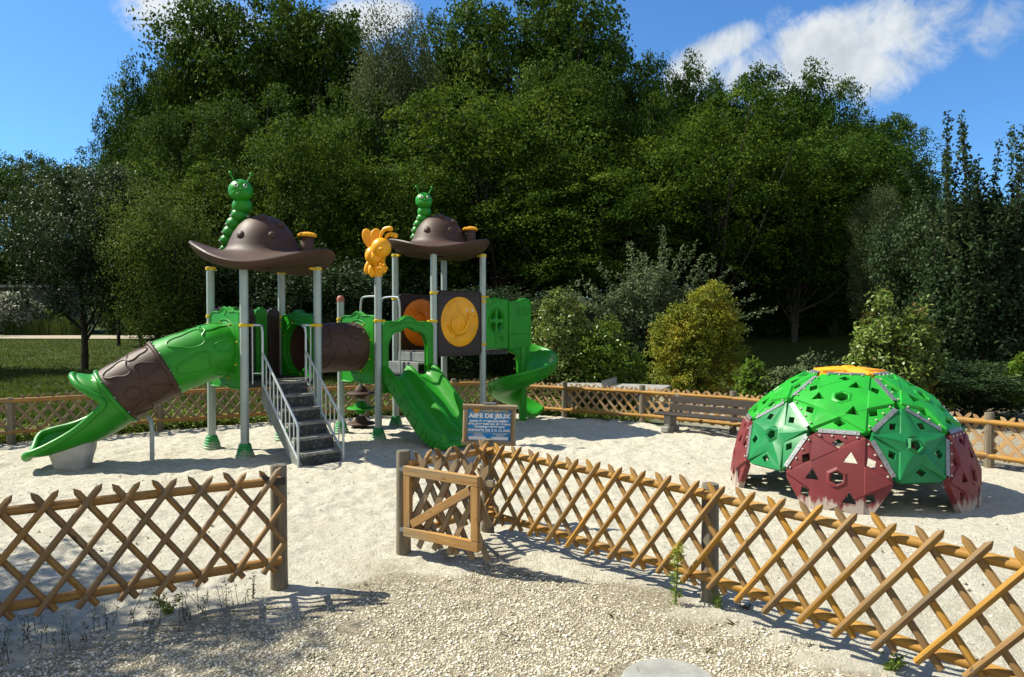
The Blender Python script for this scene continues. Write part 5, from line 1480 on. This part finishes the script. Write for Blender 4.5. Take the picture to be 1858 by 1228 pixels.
TPL['dense'] = template('dense', lobes_round(6, 5.5, .2, 26, 9, .9), 'ivy', 'bark', 800, 46, .42, .9, .12, .085, (1, .12, 4.5, 14, (0, 0), 3), up=.4)

def plant_tree(name, key, px, d, top_py, width_px, label, group=None, rz=None, cat='tree', base=None, depth_sc=None):
    T = TPL[key]; x = (px - 929) / F * d; z0 = float(gz(x, d)) if base is None else base
    h = CAM_H + (590 - top_py) / F * d - z0; sz = h / T['h']; sxy = (width_px / F * d / 2) / T['w']
    o = thing(name, (x, d, z0), label, cat, group, rng.uniform(0, 6.28) if rz is None else rz, (sxy, sxy if depth_sc is None else depth_sc, sz))
    for nm in ('trunk', 'crown'):
        c = bpy.data.objects.new(nm, T[nm]); COL.objects.link(c); c.parent = o
    return o
W_ = 'trees of the wood behind the playground'
for a in [
    ('oak_tree', 'oak1', 470, 38, -22, 350, 'tall dark oak towering over the left hat roof against the cloud'),
    ('oak_tree', 'oak2', 365, 37, 48, 190, 'dark round oak on the left shoulder of the wood, just below the white cloud'),
    ('oak_tree', 'oak1', 285, 36, 120, 150, 'mid height oak stepping down the left edge of the wood'),
    ('oak_tree', 'oak2', 215, 36, 200, 120, 'lowest oak at the left end of the wood, against blue sky'),
    ('oak_tree', 'oak2', 590, 39, 8, 240, 'dark oak filling the gap between the tallest oak and the pale birch'),
    ('birch_tree', 'birch', 715, 33, 22, 190, 'pale slender birch in the dip of the skyline'),
    ('oak_tree', 'oak1', 945, 37, -25, 340, 'broad dark oak topping the wood above the right hat roof'),
    ('oak_tree', 'oak2', 820, 40, 38, 210, 'dark oak behind the birch, left of the broad central oak'),
    ('oak_tree', 'oak2', 1085, 38, 55, 210, 'dark oak on the right shoulder of the central oak'),
    ('oak_tree', 'oak1', 1205, 38, 108, 180, 'thin topped oak where the skyline falls under the large cloud'),
    ('oak_tree', 'oak2', 1300, 39, 148, 160, 'low oak in the notch of the skyline below the large cloud'),
    ('oak_tree', 'oak1', 1410, 36, 128, 220, 'dark oak standing up against the middle of the large cloud'),
    ('oak_tree', 'oak2', 1510, 37, 158, 200, 'dark oak right of the cloud, where the wood starts to drop'),
    ('oak_tree', 'oak1', 1590, 36, 222, 170, 'oak low on the falling right edge of the wood'),
    ('oak_tree', 'oak2', 1662, 34, 312, 130, 'smallest oak at the right end of the wood beside the whippy tall shrub'),
    ('beech_tree', 'beech1', 905, 29, 150, 480, 'layered yellow green hornbeam in front of the broad central oak'),
    ('beech_tree', 'beech2', 720, 26.5, 292, 330, 'bright layered hornbeam behind the butterfly post of the play structure'),
    ('beech_tree', 'beech1', 1075, 26, 292, 400, 'layered hornbeam with bare limbs showing above the wispy grey shrub'),
    ('beech_tree', 'beech1', 1285, 28, 188, 440, 'broad layered hornbeam overhanging the dark hollow behind the golden bush'),
    ('beech_tree', 'beech2', 1440, 28.5, 262, 380, 'layered hornbeam with sprays reaching down over the dark hollow at right'),
    ('beech_tree', 'beech2', 565, 27, 215, 300, 'hornbeam with pale tiered sprays between the two hat roofs'),
    ('beech_tree', 'beech1', 400, 28, 300, 340, 'hornbeam directly behind the left green caterpillar'),
    ('beech_tree', 'beech2', 255, 29, 285, 240, 'yellowish hornbeam left of the wood above the tube slide'),
    ('birch_tree', 'birch', 1592, 24, 338, 120, 'small weeping birch right of the dark hollow'),
    ('oak_tree', 'oak2', 470, 31, 165, 280, 'shaded oak between the left caterpillar and the tallest oak'),
    ('oak_tree', 'oak1', 1010, 31.5, 120, 240, 'dark oak rising between the two broad hornbeams'),
    ('oak_tree', 'oak2', 1170, 31, 185, 260, 'round dark oak left of the hornbeam over the dark hollow'),
    ('oak_tree', 'oak2', 660, 32, 150, 240, 'dark oak at the foot of the pale birch'),
    ('oak_tree', 'oak1', 1510, 30, 250, 260, 'dark oak above the small weeping birch'),
    ('oak_tree', 'oak2', 330, 31, 190, 220, 'shaded oak above the forked lawn tree'),
    ('oak_tree', 'oak1', 30, 62, 292, 200, 'distant low oak at the left edge of the photograph'),
    ('oak_tree', 'oak2', 112, 60, 282, 190, 'distant oak between the left edge and the wood')]:
    plant_tree(a[0], a[1], a[2], a[3], a[4], a[5], a[6], W_)
# the depth of the wood behind, where no single tree can be told apart
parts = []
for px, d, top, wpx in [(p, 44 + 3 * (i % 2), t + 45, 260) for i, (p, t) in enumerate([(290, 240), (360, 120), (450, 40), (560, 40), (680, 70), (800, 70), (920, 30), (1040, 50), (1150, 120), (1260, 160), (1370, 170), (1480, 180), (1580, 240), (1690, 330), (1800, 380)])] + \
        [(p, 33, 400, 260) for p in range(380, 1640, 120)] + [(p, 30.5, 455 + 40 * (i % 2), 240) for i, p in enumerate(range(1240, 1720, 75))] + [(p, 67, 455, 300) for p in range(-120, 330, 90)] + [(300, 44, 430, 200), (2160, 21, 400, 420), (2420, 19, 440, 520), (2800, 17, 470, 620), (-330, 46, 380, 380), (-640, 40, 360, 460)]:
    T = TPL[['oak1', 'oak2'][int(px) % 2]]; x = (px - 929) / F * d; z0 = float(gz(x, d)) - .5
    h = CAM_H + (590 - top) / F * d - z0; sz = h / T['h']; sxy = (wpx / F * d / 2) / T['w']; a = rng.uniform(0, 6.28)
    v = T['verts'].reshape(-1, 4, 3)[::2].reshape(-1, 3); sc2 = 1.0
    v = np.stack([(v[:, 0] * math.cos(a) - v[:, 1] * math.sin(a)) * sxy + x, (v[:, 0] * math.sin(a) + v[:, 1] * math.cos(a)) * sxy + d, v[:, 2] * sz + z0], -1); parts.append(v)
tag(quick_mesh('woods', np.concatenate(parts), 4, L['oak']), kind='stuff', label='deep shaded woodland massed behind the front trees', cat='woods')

# two lawn trees on the left
plant_tree('lawn_tree', 'gloss', 152, 25.5, 300, 265, 'dark glossy leaved tree with a single trunk on the left lawn', rz=1.0)
plant_tree('lawn_tree', 'feather', 318, 24.0, 322, 270, 'feathery grey green tree with forked trunk behind the tube slide', rz=2.0)

# shrubs: shape given by lobes, each its own mesh
def shrub(name, px, d, lobes, leaf, ncl, per, cr, flat, Lf, Wf, label, cat='shrub', shoots=None, base=None, stem_r=.03, bare=False, **kw):
    x = (px - 929) / F * d; z0 = float(gz(x, d)) if base is None else base
    o = thing(name, (x, d, z0), label, cat)
    lob = np.array(lobes, float)
    vv = crown_leaves(lob, ncl, per, cr, flat, Lf, Wf, **kw)
    st = branch_mesh(lob, lob[:, 2].max() * .3, stem_r, lob[:, 2].max() * .9, 8, (0, 0), 4)
    if shoots:
        extra = []
        for (p0, p1, bend) in shoots:
            p0, p1 = np.array(p0), np.array(p1); pts = spline([p0, (p0 + p1) / 2 + np.array(bend), p1], 8); m = len(pts)
            st.tube(pts, [max(.004, .014 * (1 - .8 * i / m)) for i in range(m)], 5)
            q = np.array(pts); n = int(np.linalg.norm(p1 - p0) * 52) + 8
            ti = rng.random(n) ** .85 * (m - 1.01); i0 = ti.astype(int); f = (ti - i0)[:, None]; P = q[i0] * (1 - f) + q[i0 + 1] * f
            P = P + rng.normal(0, .05, (n, 3)); extra.append(leaf_quads(P, nrm(rng.normal(size=(n, 3)) + np.array([0, 0, .6])), Lf, Wf))
        vv = np.concatenate([vv] + extra)
    c = quick_mesh('crown', vv - 0, 4, L[leaf], o)
    if not bare:
        so = st.build('stems', M['bark']); so.parent = o
    return o
shrub('photinia_bush', 1008, 15.8, [(-.15, 0, 1.35, .55, .5, 1.1), (.25, .1, 1.5, .52, .5, 1.1), (-.35, 0, .7, .5, .4, .7), (.1, -.2, .6, .65, .5, .6), (.45, .2, 1.0, .42, .4, .85)], 'photinia', 420, 34, .17, .9, .085, .045, 'rounded reddish tipped bush right of the spiral slide', cat='bush', hollow=.6)
sh = []
for i in range(60):
    a = rng.uniform(-1.25, 1.25); l = rng.uniform(2.3, 4.1) * (1 - .20 * abs(a)); y = rng.normal(0, .5)
    sh.append(((rng.normal(0, .15), 0, .9), (math.sin(a) * l * 1.05, y, .9 + math.cos(a) * l * .88), (math.sin(a) * -.12, 0, .16)))
shrub('wispy_shrub', 1178, 18.5, [(-.1, 0, 1.7, 1.0, .7, 1.1), (.3, 0, 2.1, .95, .6, 1.0), (-.6, 0, 2.0, .8, .5, .9), (0, 0, 2.9, .7, .5, .8), (-.7, -.1, .8, .8, .5, .9), (.1, -.2, .8, .9, .5, .8)], 'shrub', 560, 34, .20, .9, .085, .045, 'grey green shrub with long arching shoots behind the golden bush', shoots=sh, hollow=.35)
shrub('golden_bush', 1265, 16.5, [(0, 0, 1.25, .9, .6, 1.0), (.15, 0, 1.85, .72, .55, .8), (-.6, 0, 1.15, .6, .5, .95), (.72, .1, 1.3, .5, .5, .95), (.3, -.1, 2.35, .42, .35, .5), (0, -.2, .6, 1.1, .6, .6), (-.35, .1, 1.75, .5, .4, .6)], 'yellow', 620, 40, .17, .7, .095, .032, 'golden yellow bush behind the bench', cat='bush', hollow=.6)
shrub('green_bush', 1100, 15.6, [(-.2, 0, .85, .6, .5, .85), (.35, 0, .7, .6, .5, .75), (-.05, .1, 1.35, .48, .4, .6)], 'laurel', 330, 34, .16, .8, .085, .035, 'fresh green bush behind the table tennis table', cat='bush', hollow=.55)
shrub('laurel_bush', 1365, 13.6, [(-.05, 0, .55, .26, .25, .50), (.1, 0, .45, .3, .25, .42), (.0, 0, .9, .14, .14, .2)], 'laurel', 80, 20, .12, .8, .13, .055, 'small bright laurel between the bench and the dome', cat='bush')
shrub('low_bush', 1450, 13.4, [(0, 0, .5, .6, .4, .45), (-.35, 0, .55, .35, .3, .4), (.5, 0, .5, .5, .4, .45), (.2, 0, .85, .35, .3, .25)], 'shrub', 260, 30, .15, .7, .075, .045, 'low green bush just behind the top left of the dome', cat='bush', shoots=[((.1, 0, .8), (.55, 0, 1.25), (0, 0, .1)), ((.0, 0, .8), (.25, 0, 1.3), (0, 0, .05)), ((.2, 0, .7), (.85, 0, 1.1), (0, 0, .1))])
shrub('photinia_bush', 1618, 12.6, [(-.1, 0, 1.05, .65, .5, .9), (.3, 0, 1.1, .6, .5, .85), (-.15, 0, 1.6, .45, .4, .5), (-.2, 0, 2.2, .14, .12, .36), (.45, 0, 1.7, .2, .18, .5), (.75, .1, .65, .5, .4, .6), (-.5, 0, .65, .45, .4, .6)], 'photinia', 400, 28, .17, .85, .11, .045, 'tall photinia with pale and red leaves behind the dome', cat='bush', hollow=.55)
sh = []
for x0 in (-1.38, -1.3, -1.18, -.65, .35, 1.45, -1.25, -1.05, -.9, -.8, -.55, -.3, -.1, .05, .2, .5, .62, .95, 1.1, 1.3, 1.6, -1.45):
    x0 = x0 + rng.normal(0, .05); top = rng.uniform(5.6, 6.9)
    sh.append(((x0 * .9, rng.normal(0, .3), 3.4), (x0 + rng.normal(0, .12), rng.normal(0, .3), top), (rng.normal(0, .05), 0, .1)))
for x0 in np.linspace(-1.5, 1.6, 22): sh.append(((x0 * .85, rng.normal(0, .35), 2.6), (x0 + rng.normal(0, .15), rng.normal(0, .35), rng.uniform(4.6, 5.7)), (rng.normal(0, .06), 0, .1)))
for x0 in (-1.2, -.95, -.6, -.2, .2, .6, 1.0, 1.4): sh.append(((x0 * .9, -.5, .8), (x0 + rng.normal(0, .15), -.7, 3.6), (0, -.1, .1)))
shrub('whippy_tree', 1800, 15.8, [(0, 0, 1.8, 1.3, .9, 1.7), (-.7, 0, 2.9, .75, .7, 1.6), (.7, 0, 3.1, .9, .8, 1.6), (1.4, 0, 2.4, .8, .8, 1.9), (-1.1, -.2, 1.4, .7, .6, 1.4), (0, -.4, .7, 1.5, .7, .8), (0, 0, 3.9, .8, .6, .9), (1.2, 0, 4.0, .6, .5, .9)], 'ivy', 1450, 42, .24, 1.1, .10, .065, 'tall dark shrub with upright whips against the sky at the right edge', cat='tree', shoots=sh, hollow=.6, stem_r=.06)
plant_tree('dark_tree', 'dense', 1690, 19.5, 352, 230, 'dark green small tree between the weeping birch and the whippy shrub', cat='tree', rz=.5)
plant_tree('dark_tree', 'dense', 1775, 12.9, 655, 330, 'dark low thicket behind the far fence at the right edge', cat='thicket', rz=2.2)
plant_tree('dark_tree', 'dense', 900, 22.0, 520, 300, 'dark thicket behind the snail panel and the spiral slide', cat='thicket', rz=4.0)
plant_tree('dark_tree', 'dense', 620, 24.0, 470, 330, 'dark thicket behind the crawl tunnel', cat='thicket', rz=5.0)
plant_tree('dark_tree', 'dense', 470, 25.0, 440, 300, 'dark thicket seen between the posts of the left tower', cat='thicket', rz=1.5)
shrub('laurel_bush', 1850, 12.2, [(.0, 0, .75, .16, .2, .35), (.05, 0, 1.1, .12, .12, .2)], 'laurel', 60, 16, .10, .8, .14, .06, 'bright leaf sprig at the right edge before the dark shrub', cat='bush', bare=True)
# far left: masonry arches, silver bush, reeds and bushes beside the path
ar = thing('arched_bridge', V(-42.5, 56, 1.0), 'small grey arched bridge half hidden at the far left', 'bridge')
def arch(cx, r, spring): return [(cx - r, 0.02)] + [(cx + r * math.cos(t), spring + r * math.sin(t)) for t in np.linspace(PI, 0, 18)] + [(cx + r, 0.02)]
mb = MB(); mb.plate([(-6, 0), (6, 0), (6, 3.95), (-6, 4.15)], [arch(-3.6, .0 + 1.1, 1.9), arch(.10, 1.15, 2.5), arch(3.3, .75, 1.6)], (V(-42.0, 56, .9), V(1, 0, 0), ZU, V(0, -1, 0)), 2.2)
mb.build('masonry', M['masonry'], ar)
mb = MB(); mb.box(V(-42.0, 55.93, 5.0), (12.2, .3, .22)); mb.build('coping', M['concrete'], ar)
mb = MB(); mb.box(V(-42.0, 58.3, 2.6), (12, .2, 3.6)); mb.build('arch_shade_sheet', M['black'], ar)  # black sheet standing in for the shade inside the arch openings
fb = thing('notice_panel', V(-39.2, 55, 1.1), 'pale grey panel standing beside the arched bridge', 'panel')
mb = MB(); mb.box(V(-39.2, 55, 2.55), (1.0, .08, 1.5)); mb.build('board', M['white'], fb)
mb = MB(); mb.cyl(V(-39.5, 55.05, .9), V(-39.5, 55.05, 2.0), .05, n=8); mb.cyl(V(-38.9, 55.05, .9), V(-38.9, 55.05, 2.0), .05, n=8); mb.build('leg', M['post'], fb)
shrub('silver_bush', 22, 50, [(0, 0, 1.6, 2.0, 1.2, 1.3), (-1.6, 0, 1.6, 1.3, 1, 1.3), (1.4, 0, 1.1, .9, .8, 1.1), (.4, 0, 2.4, 1.0, .8, .7)], 'silver', 300, 26, .45, .9, .26, .10, 'silvery leaved bush in front of the arched bridge', cat='bush')
shrub('path_bush', 92, 51, [(0, 0, .9, 1.2, 1, .9), (-1.1, 0, .7, .9, .8, .7)], 'laurel', 160, 26, .35, .8, .24, .10, 'green bush beside the path between silver bush and reeds', cat='bush')
shrub('path_bush', 255, 50, [(0, 0, 1.2, 2.6, 1.2, 1.2), (2.2, 0, 1.4, 1.6, 1, 1.4), (-2.0, 0, 1.8, 1.4, 1, 1.7)], 'olive', 420, 26, .5, .8, .26, .12, 'grey green bushes across the path behind the forked tree', cat='bush')
n = 2600; x = rng.uniform(-36.5, -31.5, n); y = rng.uniform(49, 51, n); h = rng.uniform(.7, 1.5, n)
base = np.stack([x, y, gz(x, y)], -1); t = rng.normal(0, .12, (n, 2))
tip = base + np.stack([t[:, 0] * h, t[:, 1] * h, h], -1); wv = np.stack([np.full(n, .03), np.zeros(n), np.zeros(n)], -1)
tag(quick_mesh('reeds', np.stack([base - wv, base + wv, tip], 1).reshape(-1, 3), 3, L['grass']), kind='stuff', label='tall green reeds beside the far path', cat='reeds')

# grass
def blades(name, n, sampler, hmin, hmax, wd, mat, label, cat, bend=.5):
    x, y = sampler(n); n = len(x); h = rng.uniform(hmin, hmax, n); b0 = np.stack([x, y, gz(x, y) - .01], -1)
    t = rng.normal(0, bend, (n, 2)) * h[:, None]; a = rng.uniform(0, PI, n); wv = np.stack([np.cos(a), np.sin(a), 0 * a], -1) * (wd * rng.uniform(.6, 1.3, n))[:, None]
    mid = b0 + np.stack([t[:, 0] * .35, t[:, 1] * .35, h * .6], -1); tip = b0 + np.stack([t[:, 0], t[:, 1], h], -1)
    v = np.stack([b0 - wv, b0 + wv, mid + wv * .7, tip, mid - wv * .7], 1).reshape(-1, 3)
    return tag(quick_mesh(name, v, 5, mat, None, [(0, 1, 2, 3, 4)]), kind='stuff', label=label, cat=cat)
def lawn(n):
    u = rng.random(n * 2); y = 10 + 32 * u ** 1.5; x = rng.uniform(-.85, .10, n * 2) * y
    ok = (y > back_line(x) + .12) & (lattice_noise(x, y, .8, 21) + lattice_noise(x, y, .25, 22) * .6 > .42) & (y < 41 - .05 * (x + 20) - .3 * (x < -5))
    return x[ok][:n], y[ok][:n]
blades('grass', 150000, lawn, .035, .13, .011, L['grass'], 'sunlit rough lawn behind the far picket fence', 'grass')
def lawn2(n):
    u = rng.random(n * 2); y = 12.5 + 12 * u; x = rng.uniform(-.05, .20, n * 2) * y
    ok = (y > back_line(x) + .15)
    return x[ok][:n], y[ok][:n]
blades('grass', 26000, lawn2, .04, .16, .012, L['weed'], 'rough green ground cover at the foot of the bushes on the right', 'ground cover')
# weeds along the foot of the far fence
def fence_weeds(n):
    k = rng.integers(1, 8, n); f = rng.random(n); Bk = np.array(BACK); p = Bk[k] * (1 - f[:, None]) + Bk[k + 1] * f[:, None]
    c = np.sin(p[:, 0] * 3.1) * .5 + .5
    return p[:, 0] + rng.normal(0, .10, n), p[:, 1] + .12 + np.abs(rng.normal(0, .22, n))
x, y = fence_weeds(15000)
z = gz(x, y) + np.abs(rng.normal(0, .10, len(x))) * (0.4 + lattice_noise(x, y, .5, 31) * 1.5)
tag(quick_mesh('undergrowth', leaf_quads(np.stack([x, y, z], -1), nrm(rng.normal(size=(len(x), 3)) * .6 + np.array([0, -.2, .8])), .055, .04), 4, L['weed']), kind='stuff', label='low leafy weeds along the foot of the far fence', cat='weeds')

# small plants by the near fences
def herb(name, p, h, nst, leaf, label, Lf, Wf, spread=.06, lpm=60, flower=None):
    o = thing(name, p, label, 'weed'); mb = MB(); vs = []
    fl = []
    for i in range(nst):
        a = rng.uniform(0, 6.28); q = V(math.cos(a), math.sin(a), 0) * spread * rng.uniform(.3, 1); hh = h * rng.uniform(.65, 1.0) if i else h
        pts = spline([V(0, 0, -.01) + q * .15, q * .6 + ZU * hh * .5, q * 1.25 + ZU * hh], 6)
        mb.tube([p + t for t in pts], [.0035 * (1 - .7 * j / len(pts)) for j in range(len(pts))], 5)
        n = int(hh * lpm); ti = rng.random(n) * (len(pts) - 1.01); i0 = ti.astype(int); f = (ti - i0)[:, None]; P_ = np.array(pts)[i0] * (1 - f) + np.array(pts)[i0 + 1] * f
        rad = nrm(np.stack([rng.normal(size=n), rng.normal(size=n), rng.uniform(.1, .6, n)], -1)); P_ = P_ + rad * Lf * .5
        nv = nrm(np.cross(rad, rng.normal(size=(n, 3))) + np.array([0, 0, .5])); vs.append(leaf_quads(P_, nv, Lf, Wf, rad))
        if flower:
            m = 60; tt = rng.uniform(.70, 1.0, m); fl.append(leaf_quads(np.array(pts)[-1] * tt[:, None] + rng.normal(0, .014, (m, 3)) , nrm(rng.normal(size=(m, 3))), .014, .009))
    so = mb.build('stem', M['stem'] if leaf == 'dry' else M['weed_stem'], o)
    quick_mesh('leaves', np.concatenate(vs), 4, L[leaf], o)
    if fl: quick_mesh('flowers', np.concatenate(fl), 4, M['flower'], o)
    return o
M['weed_stem'] = plain('green_stem', (0.10, 0.16, 0.03), 0.6, 0, .2, 30, 0)
M['flower'] = plain('yellow_flower', (0.38, 0.36, 0.02), 0.6, 0, .3, 60, 0)
q = gp(1228, 1100); herb('goldenrod', V(q[0], q[1], 0), .40, 3, 'weed', 'green goldenrod with yellowish plume growing at the golden fence', .060, .010, .035, 110, True)
q = gp(1305, 1112); herb('green_weed', V(q[0], q[1], 0), .13, 6, 'weed', 'small green weed at the foot of the fence post on the right', .03, .012, .06, 120)
q = gp(1620, 1222); herb('green_weed', V(q[0], q[1], 0), .07, 9, 'weed', 'flat green weed at the bottom edge before the golden fence', .035, .016, .09, 160)
q = gp(303, 1118); herb('green_weed', V(q[0], q[1], 0), .13, 10, 'weed', 'green weed tuft in the shade under the left fence', .035, .014, .12, 130)
q = gp(1355, 1112); herb('green_weed', V(q[0], q[1], 0), .06, 7, 'dry', 'dull weed by the stone under the golden fence', .03, .012, .05, 120)
q = gp(455, 1088); herb('dry_weed', V(q[0], q[1], 0), .17, 2, 'dry', 'lone dark dry stalk beside the left gate post', .02, .008, .02, 90)
# thin dry weeds under the left fence
vs = []; mb = MB()
for i in range(70):
    px, py = rng.uniform(-20, 420), 0; s = rng.uniform(0, 1); x0 = -2.95 + 1.25 * s + rng.normal(0, .06); y0 = 3.62 + .72 * s + rng.normal(0, .10) - .02
    h = rng.uniform(.04, .20) * (1 if rng.random() < .8 else 1.5); a = rng.normal(0, .25, 2) * h; p0 = V(x0, y0, 0); p1 = p0 + V(a[0], a[1], h)
    mb.tube([p0, (p0 + p1) / 2 + V(*rng.normal(0, .008, 3)), p1], [.0022, .0018, .001], 4)
    n = int(h * 70); f = rng.random((n, 1)); vs.append(leaf_quads(p0 + (p1 - p0) * f + rng.normal(0, .012, (n, 3)), nrm(rng.normal(size=(n, 3))), .022, .008))
dw = mb.build('dry_weeds', M['stem']); tag(dw, kind='stuff', label='thin dry weeds in the shade under the left fence', cat='weeds')
tag(quick_mesh('weeds', np.concatenate(vs), 4, L['dry']), kind='stuff', label='withered leaves among the dry weeds under the left fence', cat='weeds')
# twigs and dead leaves lying on the sand
n = 900; x = rng.uniform(-7, 7, n); y = rng.uniform(3.2, 13.2, n); ok = (y < back_line(x) - .15) & (np.abs(x) < y * .8); x, y = x[ok], y[ok]; n = len(x)
tag(quick_mesh('litter', leaf_quads(np.stack([x, y, gz(x, y) + .012], -1), nrm(np.array([0, 0, 1.0]) + rng.normal(size=(n, 3)) * .25), .030, .008), 4, M['stem']), kind='stuff', label='twigs and dead leaves strewn on the sand', cat='litter')
# tufts in the gravel
def tufts(n):
    m = 40; cx = rng.uniform(-1.2, 2.4, m); cy = rng.uniform(2.7, 5.0, m); k = rng.integers(0, m, n * 2)
    x = cx[k] + rng.normal(0, .035, n * 2); y = cy[k] + rng.normal(0, .03, n * 2); ok = y < front_line(x) + .08
    return x[ok][:n], y[ok][:n]
blades('tufts', 900, tufts, .012, .045, .0022, L['dry'], 'tiny dry grass tufts in the gravel', 'grass', .8)

# tree standing out of the picture on the left: its shade falls across the left fence and gravel
SHX = V(-8.75, 3.95, 0)
T = TPL['gloss']; o = thing('shade_tree', V(-22.4, 24.4, float(gz(-22.4, 24.4))), 'tree left of the lawn, out of the photograph, whose shade darkens the grass', 'tree', None, 2.2, (1.0, 1.0, 1.0))
for nm in ('trunk', 'crown'):
    c = bpy.data.objects.new(nm, T[nm]); COL.objects.link(c); c.parent = o
o = thing('shade_tree', SHX, 'tree beside the left fence whose shade dapples the gravel', 'tree', None, .8, (.80, .80, .98))
for nm in ('trunk', 'crown'):
    c = bpy.data.objects.new(nm, T[nm]); COL.objects.link(c); c.parent = o
